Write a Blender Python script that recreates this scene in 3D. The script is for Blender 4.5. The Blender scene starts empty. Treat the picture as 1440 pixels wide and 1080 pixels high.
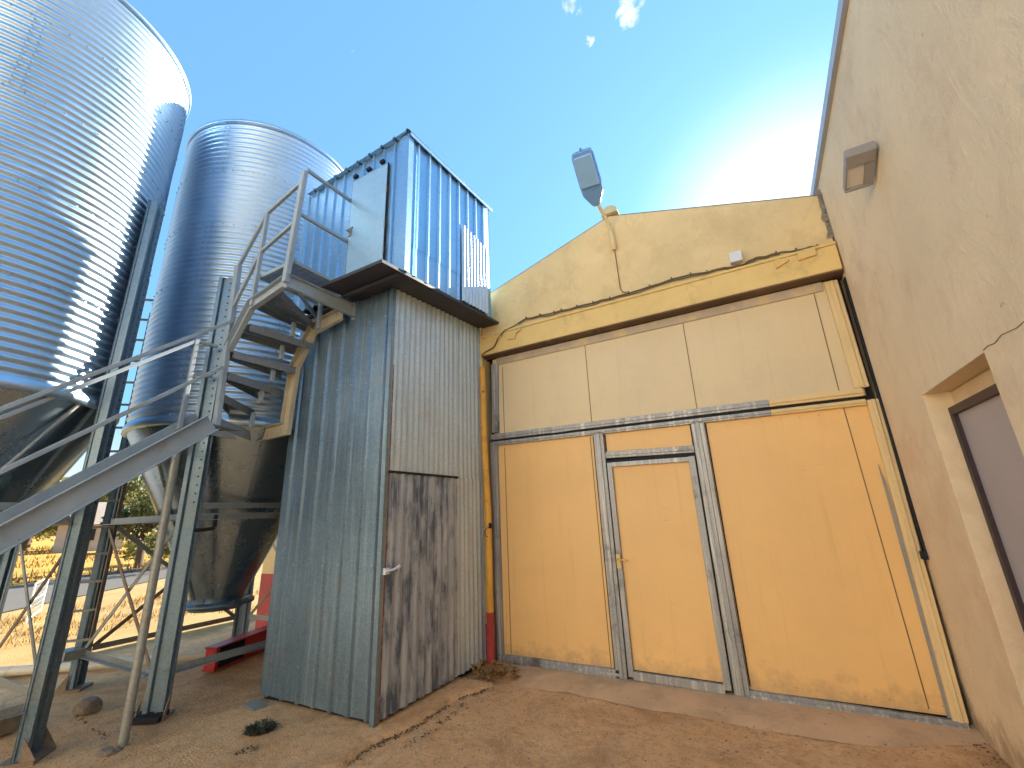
import bpy, bmesh, math, random
from math import sin, cos, pi, radians, sqrt
from mathutils import Vector, Matrix, noise
random.seed(7)
S = bpy.context.scene
COL = S.collection
V = Vector

# ------------------------------------------------------------------ builder
class MB:
    """collects vertices and faces, links them as one mesh object"""
    def __init__(self):
        self.v = []; self.f = []; self.m = []; self.s = []
    def add(self, vs, fs, mi=0, smooth=False):
        b = len(self.v)
        self.v += [tuple(p) for p in vs]
        for q in fs:
            self.f.append(tuple(b + i for i in q)); self.m.append(mi); self.s.append(smooth)
        return self
    def box(self, x0, x1, y0, y1, z0, z1, mi=0):
        return self.add([(x0,y0,z0),(x1,y0,z0),(x1,y1,z0),(x0,y1,z0),(x0,y0,z1),(x1,y0,z1),(x1,y1,z1),(x0,y1,z1)],
                        [(3,2,1,0),(4,5,6,7),(0,1,5,4),(1,2,6,5),(2,3,7,6),(3,0,4,7)], mi)
    def sweep(self, prof, p, q, up=(0,0,1), mi=0, closed=True, smooth=False, caps=True):
        """closed 2-D profile (u sideways, w along up) swept from p to q"""
        p, q = V(p), V(q); d = (q-p).normalized(); up = V(up)
        s = d.cross(up)
        if s.length < 1e-4: s = d.cross(V((1,0,0)))
        s.normalize(); w = s.cross(d).normalized()
        n = len(prof)
        vs = [p + s*a + w*b for a,b in prof] + [q + s*a + w*b for a,b in prof]
        k = n if closed else n-1
        fs = [(i,(i+1)%n,n+(i+1)%n,n+i) for i in range(k)]
        if closed and caps:
            fs += [tuple(reversed(range(n))), tuple(range(n,2*n))]
        return self.add(vs, fs, mi, smooth)
    def beam(self, p, q, w, h, up=(0,0,1), mi=0):
        return self.sweep([(-w/2,-h/2),(w/2,-h/2),(w/2,h/2),(-w/2,h/2)], p, q, up, mi)
    def angle(self, p, q, a=.05, t=.006, up=(0,0,1), mi=0):
        return self.sweep([(0,0),(a,0),(a,t),(t,t),(t,a),(0,a)], p, q, up, mi)
    def channel(self, p, q, h=.16, b=.055, t=.008, up=(0,0,1), flip=1, mi=0):
        pr = [(0,-h/2),(b,-h/2),(b,-h/2+t),(t,-h/2+t),(t,h/2-t),(b,h/2-t),(b,h/2),(0,h/2)]
        if flip < 0: pr = [(-x,y) for x,y in reversed(pr)]
        return self.sweep(pr, p, q, up, mi)
    def tube(self, pts, r, n=10, mi=0, caps=True):
        pts = [V(p) for p in pts]; rs = r if isinstance(r,(list,tuple)) else [r]*len(pts)
        vs = []; prev = None
        for i,p in enumerate(pts):
            a = pts[max(0,i-1)]; b = pts[min(len(pts)-1,i+1)]; d = (b-a).normalized()
            if prev is None:
                s = d.cross(V((0,0,1)))
                if s.length < 1e-3: s = d.cross(V((1,0,0)))
            else: s = prev - d*prev.dot(d)
            s.normalize(); prev = s; w = d.cross(s)
            vs += [p + (s*cos(2*pi*k/n) + w*sin(2*pi*k/n))*rs[i] for k in range(n)]
        fs = [(i*n+k, i*n+(k+1)%n, (i+1)*n+(k+1)%n, (i+1)*n+k) for i in range(len(pts)-1) for k in range(n)]
        self.add(vs, fs, mi, True)
        if caps:
            self.add(vs[:n], [tuple(reversed(range(n)))], mi); self.add(vs[-n:], [tuple(range(n))], mi)
        return self
    def lathe(self, c, prof, n=64, mi=0, smooth=True):
        vs = []
        for r,z in prof:
            vs += [(c[0]+r*cos(2*pi*k/n), c[1]+r*sin(2*pi*k/n), c[2]+z) for k in range(n)]
        fs = [(i*n+k, i*n+(k+1)%n, (i+1)*n+(k+1)%n, (i+1)*n+k) for i in range(len(prof)-1) for k in range(n)]
        return self.add(vs, fs, mi, smooth)
    def prism(self, poly, ext, mi=0):
        """polygon (3-D points) extruded by vector"""
        n = len(poly); e = V(ext); a = [V(p) for p in poly]
        vs = a + [p+e for p in a]
        nrm = V((0,0,0))
        for i in range(n): nrm += (a[i]-a[0]).cross(a[(i+1)%n]-a[0])
        fl = nrm.dot(e) > 0
        fs = [(i,(i+1)%n,n+(i+1)%n,n+i) for i in range(n)] + [tuple(reversed(range(n))), tuple(range(n,2*n))]
        if not fl: fs = [tuple(reversed(f)) for f in fs]
        return self.add(vs, fs, mi)
    def sheet(self, o, u, n, W, zb, zt, prof, mi=0, smooth=False):
        """upright profiled sheet: from o along u for W metres, relief along n;
        zb/zt give bottom and top height at distance t; prof = list of (t, relief)"""
        o, u, n = V(o), V(u), V(n); vs = []
        for t,r in prof:
            b = o + u*t + n*r
            vs.append((b.x,b.y,zb(t))); vs.append((b.x,b.y,zt(t)))
        k = len(prof)
        return self.add(vs, [(2*i,2*i+2,2*i+3,2*i+1) for i in range(k-1)], mi, smooth)
    def build(self, name, mats, parent=None, bevel=0, seg=1):
        me = bpy.data.meshes.new(name)
        me.from_pydata(self.v, [], self.f)
        mats = mats if isinstance(mats,(list,tuple)) else [mats]
        for m in mats: me.materials.append(m)
        me.polygons.foreach_set('material_index', self.m)
        me.polygons.foreach_set('use_smooth', self.s)
        me.update()
        o = bpy.data.objects.new(name, me); COL.objects.link(o)
        if parent: o.parent = parent
        if bevel:
            b = o.modifiers.new('bevel','BEVEL'); b.width = bevel; b.segments = seg; b.limit_method = 'ANGLE'; b.angle_limit = radians(40)
        return o

def place(o, parent):
    """parent o keeping world coordinates (parent Empty has a pure translation / rotation)"""
    o.parent = parent; o.matrix_parent_inverse = parent.matrix_world.inverted()
def thing(name, label, cat, loc, group=None):
    o = bpy.data.objects.new(name, None); COL.objects.link(o)
    o.location = loc; o.empty_display_size = .2
    o['label'] = label; o['category'] = cat
    if group: o['group'] = group
    bpy.context.view_layer.update()
    return o
def part(mb, name, mats, par, bevel=0, label=None, seg=1):
    o = mb.build(name, mats, None, bevel, seg)
    o.parent = par
    # vertices are written in world space: cancel the parent chain's offset
    off = V((0,0,0)); p = par
    while p: off += p.location; p = p.parent
    o.data.transform(Matrix.Translation(-off))
    if label: o['label'] = label
    return o
def tag(o, label, cat, group=None, kind=None):
    if label: o['label'] = label
    if cat: o['category'] = cat
    if group: o['group'] = group
    if kind: o['kind'] = kind
    return o

# ------------------------------------------------------------------ materials
def newmat(name):
    m = bpy.data.materials.new(name); m.use_nodes = True
    nt = m.node_tree; b = nt.nodes['Principled BSDF']
    return m, nt, b
def N(nt, t, **k):
    n = nt.nodes.new(t)
    for a,v in k.items():
        if a in n.inputs.keys() if False else False: pass
        setattr(n, a, v)
    return n
def noise_tex(nt, scale, detail=5, rough=.55, vec=None, dist=0):
    n = nt.nodes.new('ShaderNodeTexNoise'); n.inputs['Scale'].default_value = scale
    n.inputs['Detail'].default_value = detail; n.inputs['Roughness'].default_value = rough; n.inputs['Distortion'].default_value = dist
    if vec: nt.links.new(vec, n.inputs['Vector'])
    return n.outputs['Fac']
def ramp(nt, fac, stops):
    r = nt.nodes.new('ShaderNodeValToRGB'); e = r.color_ramp.elements
    e[0].position, e[0].color = stops[0][0], (*stops[0][1],1); e[1].position, e[1].color = stops[-1][0], (*stops[-1][1],1)
    for p,c in stops[1:-1]:
        x = e.new(p); x.color = (*c,1)
    nt.links.new(fac, r.inputs['Fac']); return r.outputs['Color']
def rampv(nt, fac, a, b, lo=0., hi=1.):
    r = nt.nodes.new('ShaderNodeMapRange'); r.inputs['From Min'].default_value = a; r.inputs['From Max'].default_value = b
    r.inputs['To Min'].default_value = lo; r.inputs['To Max'].default_value = hi; r.clamp = True
    nt.links.new(fac, r.inputs['Value']); return r.outputs['Result']
def mix(nt, fac, a, b, mode='MIX'):
    n = nt.nodes.new('ShaderNodeMix'); n.data_type = 'RGBA'; n.blend_type = mode
    for s,x in ((n.inputs['Factor'],fac),(n.inputs[6],a),(n.inputs[7],b)):
        if isinstance(x,(int,float)): s.default_value = x
        elif isinstance(x,tuple): s.default_value = (*x,1)
        else: nt.links.new(x, s)
    return n.outputs[2]
def mth(nt, op, a, b=0.):
    n = nt.nodes.new('ShaderNodeMath'); n.operation = op
    for i,x in enumerate((a,b)):
        if isinstance(x,(int,float)): n.inputs[i].default_value = x
        else: nt.links.new(x, n.inputs[i])
    return n.outputs[0]
def pos(nt):
    return nt.nodes.new('ShaderNodeNewGeometry').outputs['Position']
def sepp(nt, vec):
    s = nt.nodes.new('ShaderNodeSeparateXYZ'); nt.links.new(vec, s.inputs[0]); return s.outputs
def scaled(nt, vec, sc):
    m = nt.nodes.new('ShaderNodeMapping'); m.inputs['Scale'].default_value = sc
    nt.links.new(vec, m.inputs['Vector']); return m.outputs[0]
def bump(nt, b, h, strength=.3, dist=.01):
    n = nt.nodes.new('ShaderNodeBump'); n.inputs['Strength'].default_value = strength; n.inputs['Distance'].default_value = dist
    nt.links.new(h, n.inputs['Height']); nt.links.new(n.outputs[0], b.inputs['Normal'])

def metal_mat(name, c1, c2, metallic=.85, r0=.3, r1=.5, streak=None, spang=60, dirt=None, bumps=.04, spw=.35):
    m, nt, b = newmat(name); p = pos(nt)
    vo = nt.nodes.new('ShaderNodeTexVoronoi'); vo.inputs['Scale'].default_value = spang; nt.links.new(p, vo.inputs['Vector'])
    sp = sepp(nt, vo.outputs['Color'])[0]
    big = noise_tex(nt, 1.3, 6, .6, p)
    f = mth(nt,'ADD', mth(nt,'MULTIPLY',sp,spw), mth(nt,'MULTIPLY',big,.75+.35-spw))
    c = mix(nt, rampv(nt,f,.25,.8), c1, c2)
    if streak:
        st = noise_tex(nt, 1, 5, .6, scaled(nt, p, (26,26,.9)))
        c = mix(nt, rampv(nt,st,.5,.72,0,streak[1]), c, streak[0])
    if dirt:
        dn = noise_tex(nt, 3.1, 8, .65, p)
        c = mix(nt, rampv(nt,dn,.55,.7,0,dirt[1]), c, dirt[0])
    nt.links.new(c, b.inputs['Base Color']); b.inputs['Metallic'].default_value = metallic
    nt.links.new(rampv(nt,f,.2,.9,r0,r1), b.inputs['Roughness'])
    bump(nt, b, noise_tex(nt, 7, 3, .5, p), bumps, .02)
    return m
def paint_mat(name, col, var=.12, rough=.55, dirt=None, spot=None, bs=.15, scale=2., fine=60):
    m, nt, b = newmat(name); p = pos(nt)
    n1 = noise_tex(nt, scale, 7, .62, p)
    dark = tuple(x*(1-var) for x in col); lite = tuple(min(.95,x*(1+var)) for x in col)
    c = mix(nt, rampv(nt,n1,.3,.7), dark, lite)
    if dirt:
        dn = noise_tex(nt, dirt[2], 9, .7, p)
        c = mix(nt, rampv(nt,dn,dirt[3],dirt[3]+.1,0,dirt[1]), c, dirt[0])
    if spot:
        sn = noise_tex(nt, spot[2], 4, .6, p)
        c = mix(nt, rampv(nt,sn,spot[3],spot[3]+.03,0,spot[1]), c, spot[0])
    nt.links.new(c, b.inputs['Base Color']); b.inputs['Roughness'].default_value = rough
    bump(nt, b, noise_tex(nt, fine, 5, .6, p), bs, .006)
    return m

M = {}
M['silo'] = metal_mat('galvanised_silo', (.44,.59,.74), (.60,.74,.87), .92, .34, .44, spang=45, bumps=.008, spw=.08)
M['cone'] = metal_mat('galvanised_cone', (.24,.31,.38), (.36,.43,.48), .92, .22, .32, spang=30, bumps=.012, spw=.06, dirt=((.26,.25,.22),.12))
M['leg'] = metal_mat('galvanised_leg', (.15,.22,.27), (.27,.35,.41), .75, .38, .55, spang=70, dirt=((.3,.25,.17),.3))
M['brace'] = metal_mat('galvanised_brace', (.28,.29,.27), (.42,.43,.40), .6, .45, .6, dirt=((.28,.2,.13),.5))
M['rustbrace'] = metal_mat('brown_brace', (.22,.15,.09), (.36,.27,.19), .3, .5, .7, dirt=((.16,.08,.04),.6))
M['bolt'] = metal_mat('bolt_heads', (.30,.33,.37), (.5,.53,.56), .8, .4, .6)
M['dark'] = paint_mat('dark_gap', (.012,.012,.014), .2, .8)
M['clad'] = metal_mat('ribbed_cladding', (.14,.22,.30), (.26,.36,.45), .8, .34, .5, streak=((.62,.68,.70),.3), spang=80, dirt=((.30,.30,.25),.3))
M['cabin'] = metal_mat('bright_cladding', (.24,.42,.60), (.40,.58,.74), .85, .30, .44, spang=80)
M['cabindoor'] = metal_mat('cabin_door_sheet', (.34,.53,.64), (.44,.61,.71), .55, .35, .45, spang=40, bumps=.1)
M['corr'] = metal_mat('weathered_corrugated', (.48,.56,.58), (.66,.73,.74), .4, .42, .6, streak=((.34,.30,.25),.45), dirt=((.44,.40,.33),.4))
M['patch'] = metal_mat('bright_patch_sheet', (.60,.62,.62), (.76,.78,.78), .7, .35, .5, streak=((.5,.5,.48),.3))
# the blotched door of the shaft
m, nt, b = newmat('stained_door_sheet'); p = pos(nt)
st = noise_tex(nt, 1, 6, .65, scaled(nt, p, (22,22,1.3)))
blo = noise_tex(nt, 3.4, 8, .68, scaled(nt, p, (1.6,1.9,.6)))
c = mix(nt, rampv(nt,st,.35,.65), (.50,.53,.55), (.32,.36,.40))
c = mix(nt, mth(nt,'MULTIPLY',rampv(nt,blo,.46,.6),rampv(nt,st,.3,.5)), c, (.085,.11,.155))
c = mix(nt, rampv(nt,noise_tex(nt,1,5,.6,scaled(nt,p,(30,30,2.2))),.6,.72,0,.6), c, (.60,.62,.62))
nt.links.new(c, b.inputs['Base Color']); b.inputs['Metallic'].default_value = .25; b.inputs['Roughness'].default_value = .5
M['doorsheet'] = m
M['slab'] = metal_mat('slab_steel', (.042,.042,.055), (.075,.07,.08), .4, .5, .65, dirt=((.12,.06,.04),.5))
M['redox'] = paint_mat('red_oxide_angle', (.24,.07,.04), .3, .6, dirt=((.4,.36,.32),.8,9,.52))
M['stair'] = paint_mat('grey_stair_paint', (.32,.37,.40), .12, .5, dirt=((.26,.2,.13),.6,5,.58), spot=((.2,.1,.05),.6,30,.71), bs=.1)
M['stairbeige'] = paint_mat('beige_stair_paint', (.52,.45,.31), .15, .5, dirt=((.3,.22,.12),.6,6,.56), bs=.1)
M['tread'] = metal_mat('tread_plate', (.20,.22,.25), (.32,.34,.37), .5, .45, .6, dirt=((.2,.16,.12),.4))
# chequer-less expanded grating: holes are real transparency in a woven steel sheet
M['grate'] = metal_mat('grating_bars', (.36,.40,.46), (.5,.54,.6), .6, .4, .55)
M['wall'] = paint_mat('ochre_gable_plaster', (.78,.57,.28), .10, .8, dirt=((.66,.47,.22),.5,2.2,.5), spot=((.33,.24,.13),.5,9,.70), bs=.35, scale=1.4, fine=38)
M['lintel'] = paint_mat('ochre_lintel', (.78,.54,.20), .10, .75, dirt=((.50,.36,.15),.5,3,.54), bs=.25, scale=2)
M['rwall'] = paint_mat('tan_plaster', (.86,.67,.43), .09, .85, dirt=((.74,.51,.31),.6,1.1,.5), spot=((.36,.28,.19),.55,7,.72), bs=.9, scale=.9, fine=19)
M['gate'] = paint_mat('ochre_gate_panel', (.85,.515,.195), .05, .5, dirt=((.80,.47,.18),.4,1.3,.5), spot=((.45,.25,.1),.5,11,.74), bs=.04, scale=.8)
M['gateupper'] = paint_mat('veiled_gate_panel', (.72,.56,.33), .05, .5, dirt=((.64,.51,.32),.5,1.3,.5), spot=((.42,.28,.15),.5,11,.74), bs=.04, scale=.8)  # pale veil of lens flare over the upper gate mixed into its paint
M['gframe'] = metal_mat('bare_gate_steel', (.24,.24,.24), (.38,.38,.38), .5, .42, .6, streak=((.75,.72,.66),.75), dirt=((.07,.065,.06),.8), spang=120)
M['gpaint'] = paint_mat('painted_gate_stile', (.76,.55,.27), .08, .6, dirt=((.36,.32,.27),.9,2.6,.60), bs=.1)
M['seam'] = paint_mat('panel_seam', (.22,.14,.06), .2, .8)
M['pipe'] = paint_mat('orange_pipe_paint', (.76,.38,.05), .15, .55, dirt=((.45,.2,.05),.6,7,.55), spot=((.1,.06,.03),.8,14,.68))
M['red'] = paint_mat('red_plinth_paint', (.42,.05,.04), .2, .6, dirt=((.25,.08,.05),.6,9,.55), spot=((.6,.34,.15),.8,14,.66))
M['redsteel'] = paint_mat('red_enamel', (.50,.035,.025), .15, .4, dirt=((.2,.05,.03),.6,7,.6))
M['cable'] = paint_mat('brown_cable', (.16,.10,.04), .2, .6)
M['white'] = paint_mat('white_plastic', (.72,.72,.72), .05, .45)
M['plate'] = paint_mat('ochre_cover_plate', (.74,.50,.18), .08, .6)
M['frame_dark'] = paint_mat('dark_door_frame', (.045,.025,.028), .15, .5)
M['door_panel'] = paint_mat('lilac_grey_door', (.42,.37,.37), .05, .5)
M['eave'] = paint_mat('pale_eave_metal', (.42,.46,.55), .06, .45)
M['lamp'] = paint_mat('veil_blue_lamp_housing', (.16,.34,.64), .08, .45)  # blue veil of glare painted into the lamp's grey housing
M['mortar'] = paint_mat('grey_mortar', (.30,.25,.19), .3, .9, bs=1.)
M['grey'] = paint_mat('grey_box', (.30,.28,.28), .1, .5)
M['concrete'] = paint_mat('concrete_apron', (.64,.42,.24), .14, .85, dirt=((.46,.30,.18),.6,2.3,.5), spot=((.22,.15,.10),.7,24,.66), bs=.5, scale=2)
M['lenspale'] = paint_mat('reflection_tint_lens', (.66,.60,.54), .04, .3)  # pale wall tint painted in as the lens's reflection
M['cream'] = paint_mat('cream_plaster', (.80,.68,.50), .06, .9)
M['soffit'] = paint_mat('shadow_brown_soffit', (.15,.085,.05), .25, .8, dirt=((.32,.2,.1),.6,6,.55))  # peeled-paint brown, kept dark to hold the shadow line under the lintel
M['bareband'] = paint_mat('bare_metal_band', (.48,.40,.31), .12, .6, dirt=((.62,.48,.28),.9,4,.5))
M['baregrey'] = paint_mat('bare_grey_metal', (.30,.27,.235), .15, .55, dirt=((.5,.4,.28),.7,9,.56))
M['hutroof'] = paint_mat('hut_roof', (.34,.28,.22), .12, .85)
M['pipewhite'] = paint_mat('white_hose', (.62,.56,.44), .1, .5, dirt=((.4,.33,.22),.5,5,.56))
M['rock'] = paint_mat('rock', (.24,.19,.14), .3, .9, bs=1., scale=9)
M['trunk'] = paint_mat('bark', (.10,.07,.045), .3, .9, bs=1., scale=14)
M['roof'] = paint_mat('fibre_roof', (.20,.17,.15), .15, .85, bs=.4)
M['hutwall'] = paint_mat('hut_wall', (.42,.35,.28), .1, .85)
M['weedgreen'] = paint_mat('dark_weed', (.055,.055,.028), .4, .8)
M['straw'] = paint_mat('dry_straw', (.33,.18,.03), .3, .8)
M['asphalt'] = paint_mat('asphalt', (.085,.075,.065), .12, .9, bs=.5, scale=3)
m, nt, b = newmat('lamp_glass'); b.inputs['Base Color'].default_value = (.28,.50,.80,1); b.inputs['Roughness'].default_value = .35; M['glass'] = m  # lens colour carries the same painted blue veil
def leaf_mat(name, c1, c2):
    m, nt, b = newmat(name)
    oi = nt.nodes.new('ShaderNodeNewGeometry')
    c = mix(nt, oi.outputs['Random Per Island'], c1, c2)
    nt.links.new(c, b.inputs['Base Color']); b.inputs['Roughness'].default_value = .6
    tr = nt.nodes.new('ShaderNodeBsdfTranslucent'); nt.links.new(c, tr.inputs['Color'])
    ms = nt.nodes.new('ShaderNodeMixShader'); ms.inputs[0].default_value = .35
    nt.links.new(b.outputs[0], ms.inputs[1]); nt.links.new(tr.outputs[0], ms.inputs[2])
    nt.links.new(ms.outputs[0], nt.nodes['Material Output'].inputs['Surface'])
    return m
M['leaf'] = leaf_mat('olive_leaves', (.07,.085,.022), (.20,.19,.05))
M['leaf2'] = leaf_mat('pale_leaves', (.12,.125,.03), (.28,.25,.07))
M['dryleaf'] = leaf_mat('dry_leaves', (.25,.13,.04), (.48,.30,.10))

for nm in ('gate','gateupper'):
    m = M[nm]; nt = m.node_tree; b = nt.nodes['Principled BSDF']; p = pos(nt); old = b.inputs['Base Color'].links[0].from_socket
    run = noise_tex(nt, 1, 7, .65, scaled(nt, p, (13,13,.55))); fine_ = noise_tex(nt, 1, 6, .7, scaled(nt, p, (3,3,40)))
    c = mix(nt, rampv(nt,run,.56,.72,0,.22), old, (.50,.28,.11) if nm == 'gate' else (.46,.36,.22))
    c = mix(nt, rampv(nt,run,.36,.24,0,.25), c, (.90,.66,.36) if nm == 'gate' else (.80,.66,.44))
    scf = mth(nt,'MULTIPLY', rampv(nt,fine_,.62,.70), rampv(nt,noise_tex(nt,1.7,4,.6,p),.52,.62))
    c = mix(nt, mth(nt,'MULTIPLY',scf,.5), c, (.42,.24,.10))
    spl = mth(nt,'ADD', sepp(nt,p)[2], mth(nt,'MULTIPLY', noise_tex(nt,7,8,.7,p), -.75))
    c = mix(nt, rampv(nt,spl,-.12,-.34,0,.6) if nm == 'gate' else 0, c, (.40,.25,.13))
    nt.links.new(c, b.inputs['Base Color'])
# plaster: trowel patches, stains, splash along the foot
for nm,a_,b2_ in (('rwall',(.74,.56,.36),(.90,.73,.50)),('wall',(.68,.49,.24),(.84,.66,.36))):
    m = M[nm]; nt = m.node_tree; b = nt.nodes['Principled BSDF']; p = pos(nt); old = b.inputs['Base Color'].links[0].from_socket
    t1 = noise_tex(nt, 2.6, 10, .72, scaled(nt, p, (1,1,.6)), 1.3); t2 = noise_tex(nt, 8, 8, .7, p, .6)
    c = mix(nt, rampv(nt,t1,.54,.66,0,.5), old, a_); c = mix(nt, rampv(nt,t2,.56,.68,0,.4), c, b2_)
    st_ = noise_tex(nt, 1, 6, .6, scaled(nt, p, (7,7,.5))); c = mix(nt, rampv(nt,st_,.62,.76,0,.25), c, a_)
    spl = mth(nt,'ADD', sepp(nt,p)[2], mth(nt,'MULTIPLY', noise_tex(nt,5,8,.7,p), -.9)); c = mix(nt, rampv(nt,spl,-.20,-.42,0,.7), c, (.36,.22,.11))
    nt.links.new(c, b.inputs['Base Color'])
    h_ = mth(nt,'ADD', mth(nt,'MULTIPLY',t1,1.3), mth(nt,'ADD', mth(nt,'MULTIPLY',t2,.6), mth(nt,'MULTIPLY',noise_tex(nt,45,4,.6,p),.25)))
    bump(nt, b, h_, .55, .03)
# ground: sandy yard near the buildings, dry grass further out
m, nt, b = newmat('ground_soil'); p = pos(nt); xyz = sepp(nt, p)
n1 = noise_tex(nt, .9, 9, .62, p); n2 = noise_tex(nt, 9, 7, .65, p); n3 = noise_tex(nt, 60, 4, .6, p)
yard = mix(nt, rampv(nt,n1,.35,.65), (.72,.40,.175), (.86,.53,.26))
yard = mix(nt, rampv(nt,n2,.48,.66,0,.5), yard, (.55,.30,.135))
yard = mix(nt, rampv(nt,noise_tex(nt,2.4,6,.6,p,1.2),.56,.66,0,.5), yard, (.62,.43,.26))
yard = mix(nt, rampv(nt,noise_tex(nt,1.5,10,.7,p,.8),.50,.62,0,.6), yard, (.48,.245,.10))
yard = mix(nt, rampv(nt,noise_tex(nt,22,6,.7,p),.52,.64,0,.5), yard, (.40,.215,.095))
yard = mix(nt, rampv(nt,n3,.66,.72,0,.75), yard, (.58,.48,.34))
yard = mix(nt, rampv(nt,noise_tex(nt,48,3,.6,p),.67,.72,0,.8), yard, (.075,.05,.03))
pale = mix(nt, rampv(nt,n1,.35,.65), (.28,.175,.055), (.36,.235,.085))
fieldc = mix(nt, rampv(nt,noise_tex(nt,.35,8,.7,p),.35,.65), (.38,.19,.016), (.46,.26,.03))
fieldc = mix(nt, rampv(nt,noise_tex(nt,1.6,8,.7,p),.52,.66,0,.7), fieldc, (.27,.13,.015))
wob = mth(nt,'MULTIPLY', mth(nt,'SUBTRACT',n1,.5), 2.2)
d1 = mth(nt,'ADD', xyz[0], wob)
c = mix(nt, rampv(nt,d1,-4.9,-5.5), yard, pale)
c = mix(nt, rampv(nt,d1,-18.5,-20.), c, fieldc)
c = mix(nt, rampv(nt,mth(nt,'ADD',xyz[1],wob),-7.2,-8.6), c, (.30,.275,.25))   # unseen rear yard greyed like gravel to weaken its warm reflections
nt.links.new(c, b.inputs['Base Color']); b.inputs['Roughness'].default_value = .92
h = mth(nt,'ADD', mth(nt,'MULTIPLY',n2,.6), mth(nt,'MULTIPLY',n3,.5))
bump(nt, b, h, 1.0, .035)
M['ground'] = m

# ------------------------------------------------------------------ camera
CX, CY, CZ = 3.036, -4.938, 1.65
cam = bpy.data.cameras.new('camera'); co = bpy.data.objects.new('camera', cam); COL.objects.link(co)
R3 = Matrix(((.8712,.1741,.4590),(.4894,-.2348,-.8399),(-.0385,.9563,-.2897)))
R3 = Matrix([[0.0]*3]*3)
rx, ro, rz = radians(106.80874345), radians(-2.32325711), radians(28.73245873)
R3 = Matrix.Rotation(rz,3,'Z') @ Matrix.Rotation(rx,3,'X') @ Matrix.Rotation(ro,3,'Z')
co.matrix_world = Matrix.Translation((CX,CY,CZ)) @ R3.to_4x4()
cam.sensor_width = 36; cam.lens = 607.787/1440*36; cam.clip_end = 5000; cam.clip_start = .02
S.camera = co

# ------------------------------------------------------------------ sky and sun
SUN_AZ, SUN_EL = radians(9.3), radians(27.5)
w = bpy.data.worlds.new('World'); S.world = w; w.use_nodes = True
nt = w.node_tree; bg = nt.nodes['Background']
sky = nt.nodes.new('ShaderNodeTexSky'); sky.sky_type = 'NISHITA'; sky.sun_disc = False
sky.sun_elevation = SUN_EL; sky.sun_rotation = SUN_AZ; sky.air_density = 1.2; sky.dust_density = 1.2; sky.ozone_density = 2.5; sky.altitude = 600
tc = nt.nodes.new('ShaderNodeTexCoord'); g = tc.outputs['Generated']
def dirmask(d, a0, a1):
    vm = nt.nodes.new('ShaderNodeVectorMath'); vm.operation = 'DOT_PRODUCT'; nt.links.new(g, vm.inputs[0]); vm.inputs[1].default_value = V(d).normalized()
    return rampv(nt, vm.outputs['Value'], cos(radians(a0)), cos(radians(a1)))
hz = rampv(nt, sepp(nt, g)[2], .20, .03, 0, .92)
cl = noise_tex(nt, 30, 9, .62, g, .5); cl2 = noise_tex(nt, 9, 8, .62, g, .3)
puffs = None
for d,a,b_,k_ in (((-.143,.521,.841),1.9,.3,1.),((-.054,.571,.819),1.9,.2,1.0),((-.130,.575,.808),.9,.1,.8),((-.03,.567,.82),1.2,.2,.9)):
    k = mth(nt,'MULTIPLY',dirmask(d, a, b_),k_); puffs = k if puffs is None else mth(nt,'MAXIMUM',puffs,k)
cm = rampv(nt, mth(nt,'ADD', mth(nt,'MULTIPLY',puffs,.36), cl), .72, .90, 0, .8)
big = dirmask((.19,.815,.55), 8, 2)
cm2 = rampv(nt, mth(nt,'ADD', mth(nt,'MULTIPLY',big,.42), cl2), .74, .90, 0, .9)
cm = mth(nt,'MAXIMUM', cm, cm2)
sc_ = nt.nodes.new('ShaderNodeSeparateColor'); nt.links.new(sky.outputs['Color'], sc_.inputs[0])
cc = nt.nodes.new('ShaderNodeCombineColor')
for i,(k,e) in enumerate(((.385,.34),(.755,.38),(1.08,.40))):      # soft shoulder on the sky's brightness, deeper blue
    nt.links.new(mth(nt,'MULTIPLY', mth(nt,'POWER', sc_.outputs[i], e), k), cc.inputs[i])
aur = mth(nt,'POWER', dirmask((sin(SUN_AZ)*cos(SUN_EL),cos(SUN_AZ)*cos(SUN_EL),sin(SUN_EL)), 20, 1), 2.5)     # bright aureole round the sun
skyc = mix(nt, aur, cc.outputs[0], (2.7,2.7,2.65))
skyc = mix(nt, hz, skyc, (1.75,1.62,1.42))
skyc = mix(nt, cm, skyc, (2.1,2.12,2.15))
nt.links.new(skyc, bg.inputs['Color']); bg.inputs['Strength'].default_value = .15
sl = bpy.data.lights.new('sun','SUN'); so = bpy.data.objects.new('sun', sl); COL.objects.link(so)
sl.energy = 5.0; sl.angle = radians(.5); sl.color = (1,.93,.80)
sd = V((sin(SUN_AZ)*cos(SUN_EL), cos(SUN_AZ)*cos(SUN_EL), sin(SUN_EL)))
so.rotation_euler = sd.to_track_quat('Z','Y').to_euler()
S.view_settings.view_transform = 'Standard'; S.view_settings.look = 'None'; S.view_settings.exposure = 2.15

# ------------------------------------------------------------------ ground
def hgt(x, y):
    z = noise.noise(V((x*.9,y*.9,3)))*.010 + noise.noise(V((x*3.1,y*3.1,7)))*.005
    return z
mb = MB()
xs = [-900,-300,-120,-60,-35,-22,-14,-10] + [-8+.16*i for i in range(88)] + [6.2,9,16,40,120,400,900]
ys = [-900,-300,-100,-40,-20,-12,-9] + [-7+.16*i for i in range(56)] + [2.2,4,8,16,30,60,150,400,900]
vs = []
for y in ys:
    for x in xs:
        near = 1 if (-8 < x < 6 and -7 < y < 2) else 0
        vs.append((x,y,hgt(x,y)*near - .012))
nx = len(xs)
mb.add(vs, [(j*nx+i, j*nx+i+1, (j+1)*nx+i+1, (j+1)*nx+i) for j in range(len(ys)-1) for i in range(nx-1)], 0, True)
tag(mb.build('ground', M['ground']), None, None, kind='structure')
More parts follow.
